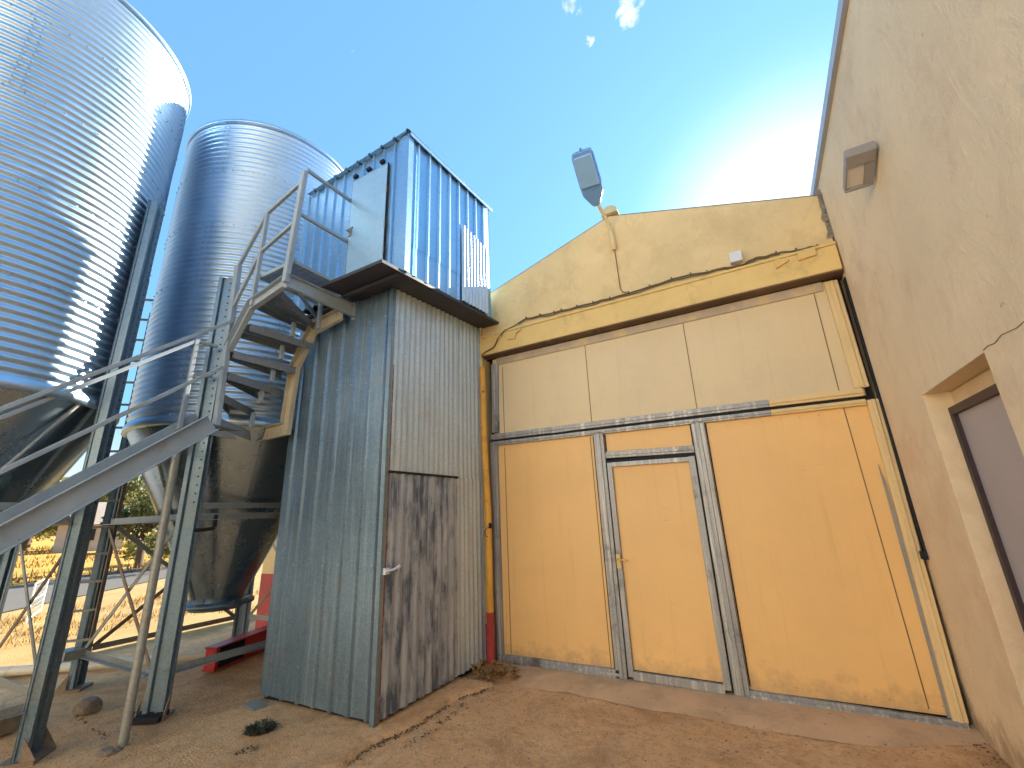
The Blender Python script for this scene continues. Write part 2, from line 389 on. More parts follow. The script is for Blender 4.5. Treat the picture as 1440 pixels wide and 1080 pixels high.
# road running past the silos
mb = MB(); a, b_ = V((-13,-.1,0)), V((-15.4,3.1,0))
rd = V((-.26,1,0)).normalized() if False else (b_-a).normalized()
rn = V((-rd.y, rd.x, 0))
p0 = a - rd*40; p1 = a + rd*90
mb.add([p0+V((0,0,.012)), p1+V((0,0,.012)), p1+rn*4.6+V((0,0,.012)), p0+rn*4.6+V((0,0,.012))], [(0,1,2,3)])
o = mb.build('road', M['asphalt']); tag(o, None, None, kind='structure')
if o.data.polygons[0].normal.z < 0: o.data.flip_normals()
# concrete apron in front of the gate
mb = MB(); edge = [(-.05,-.42),(.3,-.50),(.61,-.54),(1.2,-.50),(1.78,-.57),(2.3,-.54),(2.7,-.59),(3.44,-.55),(3.8,-.34),(4.10,-.22)]
pts = []
for i in range(len(edge)-1):
    for k in range(8):
        t = k/8; x = edge[i][0]*(1-t)+edge[i+1][0]*t; y = edge[i][1]*(1-t)+edge[i+1][1]*t
        pts.append((x, y + noise.noise(V((x*6,1,2)))*.035))
pts.append(edge[-1])
n = len(pts)
mb.add([(x,y,-.008) for x,y in pts] + [(x,y+.10,.010) for x,y in pts] + [(x,.04,.022) for x,y in pts],
       [(i,i+1,n+i+1,n+i) for i in range(n-1)] + [(n+i,n+i+1,2*n+i+1,2*n+i) for i in range(n-1)], 0, True)
tag(mb.build('concrete_apron', M['concrete']), None, None, kind='structure')
# raised slab the shaft stands on, its broken edge towards the gate
mb = MB(); crack = [(.02,-3.4),(.13,-2.9),(.12,-2.35),(.09,-2.03),(.13,-1.86),(.19,-1.62),(.18,-1.30),(.15,-1.07),(.26,-.86),(.31,-.62)]
pl = []
for i in range(len(crack)-1):
    for k in range(10):
        t = k/10; x = crack[i][0]*(1-t)+crack[i+1][0]*t; y = crack[i][1]*(1-t)+crack[i+1][1]*t
        pl.append((x + noise.noise(V((1,y*9,4)))*.03 + noise.noise(V((5,y*30,4)))*.012, y))
pl.append(crack[-1]); n = len(pl)
mb.add([(-1.9+.2*noise.noise(V((0,y*3,9))),y,-.01) for x,y in pl] + [(-1.3,y,.012) for x,y in pl] + [(x-.1,y,.018) for x,y in pl] + [(x-.012,y,.014) for x,y in pl] + [(x,y,-.02) for x,y in pl],
       [(k*n+i+1,k*n+i,(k+1)*n+i,(k+1)*n+i+1) for k in range(4) for i in range(n-1)], 0, True)
tag(mb.build('yard_slab', M['ground']), None, None, kind='structure')

# ------------------------------------------------------------------ silos
SC = [(-3.07,-1.62), (-3.15,-4.20)]
RS, ZB, ZT = 1.19, 2.82, 7.03
PITCH = .0766
def silo_shell(c):
    mb = MB(); nw = int((ZT-ZB)/PITCH); k = 8; n = 168
    prof = []
    for i in range(nw*k+1):
        z = ZB + (ZT-ZB)*i/(nw*k)
        prof.append((RS + .0115*sin(2*pi*i/k) - .004, z))
    mb.lathe((c[0],c[1],0), prof, n)
    for i_,(x_,y_,z_) in enumerate(mb.v):
        d_ = .007*noise.noise(V((x_*1.7,y_*1.7,z_*1.3))) + .0025*noise.noise(V((x_*6,y_*6,z_*5)))
        ux, uy = (x_-c[0])/RS, (y_-c[1])/RS; mb.v[i_] = (x_+ux*d_, y_+uy*d_, z_)
    # eave roll, low conical roof
    mb.tube([(c[0]+(RS+.012)*cos(a), c[1]+(RS+.012)*sin(a), ZT) for a in [2*pi*i/96 for i in range(97)]], .018, 6, caps=False)
    # lower rim angle
    mb.lathe((c[0],c[1],0), [(RS-.03,ZB-.07),(RS+.03,ZB-.07),(RS+.03,ZB-.01),(RS+.006,ZB+.03)], n)
    # bolts: vertical laps and horizontal sheet laps
    def bolt(a, z, s=.009):
        r = RS+.008; p = V((c[0]+r*cos(a), c[1]+r*sin(a), z)); nrm = V((cos(a),sin(a),0)); t = V((-sin(a),cos(a),0)); u = V((0,0,1))
        q = [p+t*s*cos(x)+u*s*sin(x) for x in [pi/3*j for j in range(6)]]
        mb.add(q + [x+nrm*.010 for x in q], [(j,(j+1)%6,6+(j+1)%6,6+j) for j in range(6)] + [tuple(range(6,12))], 1)
    for ring in range(5):
        zr0 = ZB + ring*.843
        for sx in range(3):
            a0 = radians(-62 + sx*120 + (47 if ring%2 else 0))
            for j in range(11):
                for da in (-.028,.028): bolt(a0+da, zr0+.04+j*PITCH)
        if ring:
            for j in range(60): bolt(2*pi*j/60, zr0)
    return mb
def roof_mb(c):
    mb = MB(); n = 96
    mb.lathe((c[0],c[1],0), [(RS+.03,ZT),(RS+.03,ZT+.015),(.25,ZT+.46),(.25,ZT+.56),(.0,ZT+.6)], n)
    return mb
def cone_mb(c):
    mb = MB(); n = 96; z0, z1 = ZB-.05, .83; r1 = .29
    mb.lathe((c[0],c[1],0), [(RS-.005,z0+.05),(RS-.01,z0),(r1,z1),(r1,z1-.05)], n)
    for j in range(6):   # folded radial seams
        a = radians(-77 + 60*j)
        for da in (0,):
            p = V((c[0]+(RS)*cos(a), c[1]+(RS)*sin(a), z0)); q = V((c[0]+(r1+.006)*cos(a), c[1]+(r1+.006)*sin(a), z1))
            mb.beam(p, q, .016, .02, (cos(a),sin(a),.4))
    return mb
HAT0 = [(-.135,.0),(-.135,.012),(-.118,.012),(-.110,.085),(-.060,.085),(-.048,.040),(.010,.040),(.022,.085),(.112,.085),(.118,.012),(.140,.012),(.140,.0)]
HAT = [(u*.74, w_*.82) for u,w_ in HAT0]
def leg_mb(p, a, top, holes):
    """hat-section leg; a = direction it faces"""
    mb = MB(); nrm = V((cos(a),sin(a),0)); t = V((-sin(a),cos(a),0)); P = V((p[0],p[1],0)) - nrm*.03
    th = .008
    outer = [P + t*u + nrm*w_ for u,w_ in HAT]
    inner = [P + t*u*(1 if abs(u)>.09 else .93) + nrm*(w_-th) for u,w_ in HAT]
    loop = outer + inner[::-1]
    k = len(loop)
    vs = [x + V((0,0,.015)) for x in loop] + [x + V((0,0,top)) for x in loop]
    mb.add(vs, [(i,(i+1)%k,k+(i+1)%k,k+i) for i in range(k)] + [tuple(range(k-1,-1,-1)), tuple(range(k,2*k))])
    if holes:
        z = 1.9
        while z < top-.04:
            for u in ((.068,) if True else ()):
                q = P + t*(u*.74) + nrm*.0709 + V((0,0,z)); s = .010
                mb.add([q + t*s*cos(x) + V((0,0,s*sin(x))) for x in [pi/4*j for j in range(8)]], [tuple(range(8))], 1)
            if int(z*100)%3: pass
            q = P + t*(-.0945) + nrm*.0112 + V((0,0,z)); s = .006
            mb.add([q + t*s*cos(x) + V((0,0,s*sin(x))) for x in [pi/4*j for j in range(8)]], [tuple(range(8))], 1)
            z += .088
    # splice plate with bolts near the foot
    for zz in (.38,.62):
        for u in (.05,.09):
            q = P + t*u*.74 + nrm*.0705 + V((0,0,zz)); s = .010
            mb.add([q + t*s*cos(x) + V((0,0,s*sin(x))) + nrm*.008 for x in [pi/3*j for j in range(6)]], [tuple(range(6))], 0)
    return mb
def foot_mb(p, a):
    mb = MB(); nrm = V((cos(a),sin(a),0)); t = V((-sin(a),cos(a),0)); P = V((p[0],p[1],0))
    q = [P + t*s*.145 + nrm*r_ + V((0,0,-.02)) for s,r_ in ((-.86,-.11),(.86,-.11),(.86,.115),(-.86,.115))]
    mb.prism(q, (0,0,.036))
    for s in (-1,1):   # gussets
        b0 = P + t*s*.108 + nrm*.02
        mb.prism([b0+V((0,0,.016)), b0+nrm*.10+V((0,0,.016)), b0+V((0,0,.17))], t*s*.008)
    return mb
def make_silo(c, label, leg_tops):
    t = thing('grain_silo', label, 'silo', (c[0],c[1],0), 'grain silos on steel legs')
    part(silo_shell(c), 'cylinder', [M['silo'],M['bolt']], t)
    part(roof_mb(c), 'roof', M['silo'], t)
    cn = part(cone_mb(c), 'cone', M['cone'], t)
    fl = MB().lathe((c[0],c[1],0), [(.27,.79),(.41,.775),(.41,.74),(.28,.735),(.28,.69)], 64)
    for j in range(12):
        a = 2*pi*j/12; fl.lathe((c[0]+.37*cos(a), c[1]+.37*sin(a), .778), [(.016,0),(.016,.016),(0,.017)], 6, 0, False)
    part(fl, 'outlet_flange', M['leg'], cn)
    R2 = RS+.075; cor = []
    for k,a in enumerate((-pi/4, pi/4, 3*pi/4, 5*pi/4)):
        p = (c[0]+R2*cos(a), c[1]+R2*sin(a)); cor.append(V((p[0],p[1],0)))
        lg = part(leg_mb(p, a, leg_tops[k], True), 'leg', [M['leg'],M['dark']], t)
        part(foot_mb(p, a), 'base_plate', M['rustbrace'], lg)
    for k in range(4):
        A, B = cor[k], cor[(k+1)%4]
        d = (B-A).normalized(); A2, B2 = A+d*.10, B-d*.10; out = V((d.y,-d.x,0))*.03
        for z,h in ((.34,.06),(1.72,.07)):
            mb = MB(); mb.angle(A2+out+V((0,0,z)), B2+out+V((0,0,z)), h, .008)
            if z > 1 and k == 0:
                mb.angle(A2+out+V((0,0,z+.12)), B2+out+V((0,0,z+.12)), .06, .008)
            part(mb, 'ring_brace', M['brace'], t)
        if k != 0:
            for s in (0,1):
                z0, z1 = (.38,1.68) if s == 0 else (1.68,.38)
                off = out + out*(.35 if s else -.1)
                mb = MB(); mb.beam(A2+off+V((0,0,z0)), B2+off+V((0,0,z1)), .045, .008, out)
                part(mb, 'diagonal_brace', M['rustbrace'] if s else M['brace'], t)
        for q in (A2, B2):   # gusset plates
            pass
    return t
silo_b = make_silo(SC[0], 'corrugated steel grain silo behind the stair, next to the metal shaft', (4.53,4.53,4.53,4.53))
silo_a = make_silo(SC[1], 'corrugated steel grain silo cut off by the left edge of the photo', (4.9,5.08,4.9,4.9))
# valve handle elbow on the near leg of the middle silo
mb = MB(); mb.tube([(-2.13,-2.50,1.62),(-2.12,-2.36,1.625),(-2.12,-2.28,1.635),(-2.12,-2.265,1.66),(-2.12,-2.265,1.77)], .019, 10)
part(mb, 'elbow_pipe', M['dark'], silo_b)
# ladder beside the rear leg
lt = thing('access_ladder', 'narrow steel ladder rising in the gap between the two silos', 'ladder', (-3.95,-2.70,0))
r1, r2 = V((-3.95,-2.72,0)), V((-3.92,-2.98,0))
la, lb_ = V((-3.965,-2.685,0)), V((-3.80,-2.52,0))
for q in (la, lb_):
    mb = MB(); mb.beam(q+V((0,0,.42)), q+V((0,0,5.0)), .03, .022, (0,1,0)); part(mb, 'rail', M['rustbrace'], lt)
z = .5
while z < 4.95:
    mb = MB(); mb.beam(la+V((0,0,z)), lb_+V((0,0,z)), .026, .026); part(mb, 'rung', M['brace'], lt); z += .30
mb = MB(); mb.box(-4.0,-3.78,-2.72,-2.50,.33,.42); part(mb,'foot_plate',M['brace'],lt)
# tie rod crossing under the left cone
mb = MB(); mb.tube([(-2.16,-3.52,2.80),(-2.20,-4.95,.25)], .016, 8)
o = part(mb, 'tie_rod', M['brace'], silo_a)

# ------------------------------------------------------------------ gable building with its walls
hb = thing('farm_building', 'ochre plastered gable building around the big gate', 'building', (1.95,0,0))
YF = -.11
gz = lambda x: 5.31 - .305*(1.93-x) if x < 1.93 else 5.31 - .300*(x-1.93)
mb = MB()
L = -4.6
mb.prism([(L,YF,0),(-.06,YF,0),(-.06,YF,3.78),(4.085,YF,3.78),(4.085,YF,gz(4.085)),(1.93,YF,gz(1.93)),(L,YF,gz(L))], (0,.30,0))
part(mb, 'front_wall', M['wall'], hb)
mb = MB(); mb.box(L,L+.3,YF+.302,14,0,gz(L)-.05); mb.box(L+.302,8,13.7,14,0,3.3); part(mb, 'side_wall', M['wall'], hb)
mb = MB()
for x0,x1 in ((L-.12,1.93),(1.93,8.4)):
    z0 = gz(x0) if x0 < 1.93 else gz(1.93); z1 = gz(x1)
    mb.prism([(x0,YF+.012,z0+.003),(x1,YF+.012,z1+.003),(x1,YF+.012,z1+.022),(x0,YF+.012,z0+.022)], (0,14.2,0))
rf = part(mb, 'roof', M['roof'], hb)
mb = MB()
for k in range(12):
    a0 = pi*k/12; a1 = pi*(k+1)/12
mb.prism([(1.945+.105*cos(a)*1.0, YF-.05, 5.325+.11*sin(a)) for a in [pi*k/14 for k in range(15)]] , (0,.5,0))
part(mb, 'ridge_cap', M['wall'], rf)
# lintel: face plate with a thin ledge above
mb = MB(); mb.box(-.07,4.085,-.165,-.112,3.79,4.055); mb.box(-.07,4.085,-.178,-.1121,4.055,4.085)
part(mb, 'lintel', M['lintel'], hb, .006, 'ochre beam across the top of the gate')
mb = MB(); mb.box(L-.004,-1.9,YF-.006,YF-.0005,0,.86); part(mb, 'plinth', M['red'], hb)
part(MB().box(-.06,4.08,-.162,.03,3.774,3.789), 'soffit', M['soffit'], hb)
part(MB().box(-.05,4.085,.06,.12,0,3.77), 'gate_light_stop', M['dark'], hb)  # added dark sheet behind the gate, stops light leaking through the gaps
# red plinth remains beside the gate
mb = MB(); mb.box(-.10,-.062,YF-.012,YF+.25,0,.42); part(mb, 'plinth', M['red'], hb, label='flaking red plinth stub beside the gate')

# ------------------------------------------------------------------ the big gate
gt = thing('sheet_gate', 'large ochre sheet metal gate in a grey steel frame with a wicket door', 'gate', (2.0,0,0))
def gbox(x0,x1,z0,z1,y0=-.03,y1=.03): return (x0,x1,y0,y1,z0,z1)
# panels lie in y 0 .. .02, frames stand proud
def panel(name, polyxz, mat, y=.0):
    mb = MB(); mb.prism([(x,y,z) for x,z in polyxz], (0,.02,0)); return part(mb, name, mat, gt)
panel('upper_panel', [(.03,2.62),(4.02,2.57),(4.02,3.76),(.03,3.76)], M['gateupper'])
panel('left_panel', [(.03,.08),(1.44,.08),(1.44,2.56),(.03,2.56)], M['gate'])
panel('right_panel', [(2.62,.07),(4.04,.07),(4.04,2.50),(2.62,2.52)], M['gate'])
panel('header_panel', [(1.5,2.29),(2.55,2.27),(2.55,2.53),(1.5,2.54)], M['gate'])
# dark seams between sheets (grooves)
mb = MB()
for x0,z0,x1,z1 in ((1.363,.10,1.363,2.50),(.175,.10,.18,2.50),(.185,2.68,.19,3.62),(1.40,2.66,1.405,3.70),(2.583,2.62,2.585,3.74),(3.832,2.62,3.84,3.74),(3.86,.10,3.832,2.48)):
    part(MB().prism([(x0-.004,-.0035,z0),(x0+.004,-.0035,z0),(x1+.004,-.0035,z1),(x1-.004,-.0035,z1)], (0,.003,0)), 'seam', M['seam'], gt)
fr = MB()
def rail(x0,z0,x1,z1,w,y=-.028,d=.05):
    """flat bar in the gate plane from (x0,z0) to (x1,z1)"""
    fr.beam((x0,y,z0),(x1,y,z1), d, w, (0,0,1) if abs(x1-x0) > abs(z1-z0) else (1,0,0))
G = []
def grail(name, x0,z0,x1,z1,w,mat='gframe',y=-.018,d=.045,ridge=True):
    mb = MB(); A, B = V((x0,y,z0)), V((x1,y,z1)); up = (0,0,1) if abs(x1-x0) > abs(z1-z0) else (1,0,0)
    mb.beam(A, B, d, w, up)
    if ridge:   # folded lip along the middle
        mb.beam(A+V((0,-d/2-.006,0)), B+V((0,-d/2-.006,0)), .012, w*.34, up)
    return part(mb, name, M[mat], gt, .004)
grail('bottom_rail', -.02,.055,1.46,.055,.085)
grail('bottom_rail', 2.63,.03,4.06,.012,.085)
grail('left_stile', .03,.10,.03,2.55,.11)
grail('left_stile', .06,2.71,.08,3.68,.10)
grail('transom', -.02,2.655,3.25,2.610,.075)
grail('transom', 3.25,2.610,4.0,2.60,.075,'gpaint')
grail('transom', -.02,2.565,3.25,2.515,.055)
grail('transom', 3.25,2.515,4.0,2.505,.055,'gpaint')
part(MB().prism([(.0,-.03,2.596),(3.96,-.03,2.536),(3.96,-.03,2.552),(.0,-.03,2.612)], (0,.02,0)), 'transom_gap', M['dark'], gt)
part(MB().prism([(3.955,-.012,.06),(4.005,-.012,.06),(3.985,-.012,1.80),(3.965,-.012,1.95)], (0,.010,0)), 'bare_strip', M['baregrey'], gt)
for x in (1.402,1.546,2.488,2.640): part(MB().box(x-.005,x+.005,-.012,-.002,.10,2.5), 'post_gap', M['dark'], gt)
part(MB().prism([(-.02,-.03,-.005),(4.07,-.03,-.03),(4.07,-.03,-.02),(-.02,-.03,.013)], (0,.02,0)), 'sill_gap', M['dark'], gt)
grail('door_post', 1.475,.02,1.475,2.53,.12)
grail('door_post', 2.565,.02,2.565,2.515,.13)
grail('door_header', 1.54,2.265,2.495,2.235,.075)
grail('right_stile', 4.02,.05,4.05,2.52,.09,'gpaint')
grail('right_stile', 4.00,2.64,3.99,3.74,.11,'gpaint')
grail('top_rail', .10,3.715,3.92,3.715,.10,'bareband',y=-.008,d=.022,ridge=False)
mb = MB(); mb.box(-.10,4.09,-.012,.05,3.76,3.80); part(mb,'head_gap',M['dark'],gt)
# wicket door
wd = part(MB().prism([(1.60,-.012,.11),(2.44,-.012,.10),(2.44,-.012,2.12),(1.60,-.012,2.14)], (0,.02,0)), 'wicket_door', M['gate'], gt)
def wrail(x0,z0,x1,z1,w):
    mb = MB(); up = (0,0,1) if abs(x1-x0) > abs(z1-z0) else (1,0,0)
    mb.beam((x0,-.028,z0),(x1,-.028,z1), .04, w, up); return mb
part(wrail(1.575,.05,1.575,2.175,.055), 'door_frame', M['gframe'], wd, .003)
part(wrail(2.455,.05,2.455,2.165,.065), 'door_frame', M['gframe'], wd, .003)
part(wrail(1.60,2.15,2.43,2.135,.05), 'door_frame', M['gframe'], wd, .003)
part(wrail(1.60,.065,2.43,.055,.075), 'door_frame', M['gframe'], wd, .003)
mb = MB(); mb.box(1.54,2.50,-.030,-.004,2.168,2.205); part(mb, 'door_gap', M['dark'], wd)
mb = MB(); mb.box(1.538,1.546,-.050,-.004,.04,2.16); mb.box(2.489,2.497,-.050,-.004,.04,2.16); part(mb, 'door_gap', M['dark'], wd)
mb = MB(); mb.box(1.548,1.592,-.058,-.049,1.06,1.20); mb.tube([(1.57,-.055,1.15),(1.57,-.095,1.15),(1.66,-.10,1.145),(1.68,-.098,1.14)], .010, 8)
part(mb, 'handle', M['plate'], wd)
for z in (.5,1.75): part(MB().box(2.505,2.535,-.052,-.04,z,z+.12), 'hinge', M['gframe'], wd)
mb = MB()
for x0,x1,z0,z1 in ((.09,1.38,.14,2.48),(2.68,3.95,.13,2.44)):
    for k in range(9):
        for zz in (z0,z1):
            x = x0+(x1-x0)*k/8; mb.tube([(x,.001,zz),(x,-.004,zz)], .005, 6)
o = part(mb, 'rivets', M['gframe'], gt); o['kind'] = 'stuff'
mb = MB(); mb.box(.86,1.16,-.052,-.040,2.60,2.625); part(mb, 'slide_bolt', M['gframe'], gt)

# ------------------------------------------------------------------ right-hand building
rb = thing('plastered_building', 'tall tan plastered building on the right with a deep door recess', 'building', (4.1,-3,0))
XW = 4.1; y1, y2, zr, dp = -1.083, -2.067, 2.32, .17
mb = MB()
def quad(*p): mb.add(p, [tuple(range(len(p)))])
YN, YB = -9.0, 9.0; ZE = 4.80
# wall face on x = XW, subdivided around the recess
quad((XW,YB,0),(XW,y1,0),(XW,y1,ZE),(XW,YB,ZE))
quad((XW,y1,zr),(XW,y2,zr),(XW,y2,ZE),(XW,y1,ZE))
quad((XW,y2,0),(XW,YN,0),(XW,YN,ZE),(XW,y2,ZE))
quad((XW,y1,0),(XW+dp,y1,0),(XW+dp,y1,zr),(XW,y1,zr))
quad((XW,y2,0),(XW,y2,zr),(XW+dp,y2,zr),(XW+dp,y2,0))
quad((XW,y1,zr),(XW+dp,y1,zr),(XW+dp,y2,zr),(XW,y2,zr))
quad((XW+dp,y1,0),(XW+dp,y2,0),(XW+dp,y2,zr),(XW+dp,y1,zr))
quad((XW,YN,0),(12,YN,0),(12,YN,ZE),(XW,YN,ZE)); quad((12,YN,0),(12,YB,0),(12,YB,ZE),(12,YN,ZE)); quad((12,YB,0),(XW,YB,0),(XW,YB,ZE),(12,YB,ZE))
part(mb, 'wall', M['rwall'], rb)
mb = MB(); mb.box(XW-.035,12.1,YN-.05,YB,ZE+.001,ZE+.09)
mb.prism([(XW-.03,YN-.05,ZE+.09),(12.1,YN-.05,ZE+1.25),(12.1,YN-.05,ZE+.09)], (0,YB-YN,0))
part(mb, 'roof', M['eave'], rb)
dr = part(MB().box(XW+dp-.045,XW+dp-.003,y2+.02,y1-.055,.02,zr-.16), 'door', M['door_panel'], rb)
mb = MB(); mb.box(XW+dp-.07,XW+dp-.002,y1-.054,y1-.006,.0,zr-.11); mb.box(XW+dp-.07,XW+dp-.002,y2+.003,y1-.055,zr-.158,zr-.11)
part(mb, 'door_frame', M['frame_dark'], dr)
mb = MB(); mb.box(XW+dp-.03,XW+dp-.002,y2+.003,y1-.004,zr-.108,zr-.006); part(mb, 'lintel_fill', M['rwall'], rb)
mb = MB(); cp = [V((XW-.0015,-2.07,2.33)),V((XW-.0015,-2.13,2.335)),V((XW-.0015,-2.19,2.325)),V((XW-.0015,-2.27,2.34)),V((XW-.0015,-2.40,2.325)),V((XW-.0015,-2.62,2.34))]
for i in range(5): mb.beam(cp[i], cp[i+1], .002, .0035)
part(mb, 'crack', M['seam'], rb)
# crumbled mortar where the walls meet
mb = MB(); prev = None
for i in range(26):
    z = 4.16 + i*.022; wdt = .018 + .03*max(0,noise.noise(V((z*9,0,1)))) + .012
    x = 4.098; mb.add([(x-wdt*1.4, YF-.002-.012*random.random(), z),(x,YF-.03*random.random()-.006,z),(x,YF-.004,z+.03),(x-wdt,YF-.003,z+.03)], [(0,1,2,3)])
part(mb, 'mortar_patch', M['mortar'], hb)
# floodlight on that wall
fl = thing('wall_floodlight', 'small grey floodlight high on the tan wall', 'lamp', (4.1,-1.62,3.84))
def tilt(x, y, z):     # tips towards the yard
    return (x, y, z + .45*(-1.62-y))
def tbox(mb, x0,x1,y0,y1,z0,z1):
    mb.add([tilt(*p) for p in ((x0,y0,z0),(x1,y0,z0),(x1,y1,z0),(x0,y1,z0),(x0,y0,z1),(x1,y0,z1),(x1,y1,z1),(x0,y1,z1))],
           [(3,2,1,0),(4,5,6,7),(0,1,5,4),(1,2,6,5),(2,3,7,6),(3,0,4,7)])
mb = MB(); tbox(mb,3.92,4.085,-1.75,-1.67,3.80,3.865); tbox(mb,4.03,4.085,-1.668,-1.52,3.802,3.86); tbox(mb,3.92,4.085,-1.518,-1.50,3.80,3.86); tbox(mb,3.92,3.93,-1.668,-1.52,3.80,3.86); part(mb, 'housing', M['grey'], fl, .004)
mb = MB(); tbox(mb,3.932,4.028,-1.666,-1.522,3.815,3.86); part(mb, 'lens', M['lenspale'], fl)
mb = MB(); tbox(mb,4.05,4.1,-1.64,-1.60,3.885,3.93); part(mb, 'bracket', M['grey'], fl)
# loose door-track angle along the corner (long dark gap and strip)
mb = MB(); mb.box(4.088,4.0985,-.10,-.02,1.22,3.72); part(mb, 'corner_gap', M['dark'], gt)
mb = MB(); mb.box(4.06,4.095,-.11,-.05,1.18,1.24); part(mb, 'guide_stop', M['dark'], gt)

# ------------------------------------------------------------------ sheet-clad shaft with the cabin on top
tw = thing('clad_elevator_shaft', 'sheet metal clad shaft with an overhanging cabin on top, left of the gate', 'shaft', (-.88,-.93,0))
TX0, TX1, TY0, TY1 = -1.66, -.095, -1.84, -.13
tz = lambda y: 4.04 + .085*(y+2.3)            # underside of the slab
def ribs(W, pitch, rw, h, start=.06):
    pr = [(0,0)]; t = start
    while t + rw < W:
        pr += [(t,0),(t+rw*.28,h),(t+rw*.72,h),(t+rw,0)]; t += pitch
    pr.append((W,0)); return pr
def sinus(W, pitch, h, k=6):
    n = int(W/pitch*k); pr = []
    for i in range(n+1):
        t = W*i/n; s = .5-.5*cos(2*pi*t/pitch); pr.append((t, h*s**.8))
    return pr
def rag(seed, amp=.012):
    return lambda t: .045 + amp*1.6*noise.noise(V((t*14,seed,0))) + .008*noise.noise(V((t*55,seed,3)))
mb = MB(); mb.sheet((TX0,TY0,0),(1,0,0),(0,-1,0),TX1-TX0-.03, rag(1), lambda t: tz(TY0)-.004, ribs(TX1-TX0-.03,.226,.055,.024,.10))
for zz in (.35,1.25,2.15,3.05,3.75):
    for k in range(7):
        x = TX0+.10+.226*k+.0275; dz_ = .01*sin(k*3+zz); mb.box(x-.007,x+.007,TY0-.031,TY0-.0235,zz-.007+dz_,zz+.007+dz_,1)
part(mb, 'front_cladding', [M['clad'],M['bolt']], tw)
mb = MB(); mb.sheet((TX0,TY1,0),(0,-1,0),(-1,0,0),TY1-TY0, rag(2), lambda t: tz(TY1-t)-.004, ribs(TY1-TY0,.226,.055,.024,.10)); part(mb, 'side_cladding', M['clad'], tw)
# east face: one tall sheet pair above, one below beside the door
def east(name, y0, y1, zb, zt, mat, pitch=.088, h=.020, x=TX1):
    mb = MB(); mb.sheet((x,y0,0),(0,1,0),(1,0,0),y1-y0, zb, zt, sinus(y1-y0,pitch,h), 0, True); return part(mb, name, M[mat], tw)
east('corrugated_sheet', TY0+.03, -.70, lambda t: 2.11-.006*t, lambda t: tz(TY0+.03+t)-.004, 'corr')
east('corrugated_sheet', -.715, TY1, lambda t: 2.10+.004*noise.noise(V((t*9,4,0))), lambda t: tz(-.715+t)-.004, 'corr', x=TX1-.006)
east('corrugated_sheet', -.69, TY1, rag(3), lambda t: 2.125, 'corr', x=TX1-.012)
dw = east('shaft_door', TY0+.055, -.695, lambda t: .045+.008*noise.noise(V((t*14,6,0))), lambda t: 2.085, 'doorsheet', .118, .026)
mb = MB(); mb.box(TX1-.02,TX1+.030,TY0+.03,-.69,2.086,2.108); mb.box(TX1-.02,TX1+.003,-.694,-.686,.04,2.09); part(mb, 'door_gap', M['dark'], dw)
mb = MB(); mb.tube([(TX1+.028,TY0+.01,1.20),(TX1+.055,TY0+.02,1.205),(TX1+.058,TY0+.10,1.21),(TX1+.058,TY0+.16,1.225)], .011, 8); mb.box(TX1+.02,TX1+.05,TY0+.005,TY0+.06,1.175,1.23)
mb.tube([(TX1+.058,TY0+.15,1.222),(TX1+.058,TY0+.175,1.23)], .017, 8)
part(mb, 'latch', M['white'], dw)
# corner angle, rusty red inside
mb = MB(); mb.box(TX1-.032,TX1+.012,TY0-.022,TY0-.014,.02,tz(TY0)-.006); mb.box(TX1+.0125,TX1+.019,TY0-.022,TY0+.026,.02,tz(TY0)-.006); part(mb, 'corner_angle', M['clad'], tw)
mb = MB(); mb.box(TX1-.01,TX1+.010,TY0+.030,TY0+.052,.03,3.2); part(mb, 'door_jamb', M['redox'], tw)
# dark inside of the shaft (closed core set back from the sheets)
mb = MB(); mb.box(TX0+.03,TX1-.03,TY0+.03,TY1,.0,3.95); part(mb, 'core', M['dark'], tw)
# floor slab of the cabin, tilted slightly back
SX0, SX1, SY0, SY1 = -1.62, .22, -2.32, -.115
mb = MB()
mb.prism([(-.66,SY0,tz(SY0)),(SX1,SY0,tz(SY0)),(SX1,SY0,tz(SY0)+.035),(-.66,SY0,tz(SY0)+.035)], (0,0,0.0001)) if False else None
def slabpiece(x0,x1,y0,y1,h=.035):
    a,b2 = tz(y0),tz(y1)
    mb.add([(x0,y0,a),(x1,y0,a),(x1,y1,b2),(x0,y1,b2),(x0,y0,a+h),(x1,y0,a+h),(x1,y1,b2+h),(x0,y1,b2+h)],[(3,2,1,0),(4,5,6,7),(0,1,5,4),(1,2,6,5),(2,3,7,6),(3,0,4,7)])
slabpiece(-.66,SX1,SY0,-1.9); slabpiece(SX0,SX1,-1.9,SY1)
part(mb, 'floor_slab', M['slab'], tw)
mb = MB(); mb.beam((-.62,-2.06,tz(-2.06)-.03),(SX1-.03,-2.06,tz(-2.06)-.02),.04,.035); part(mb, 'slab_bearer', M['slab'], tw)
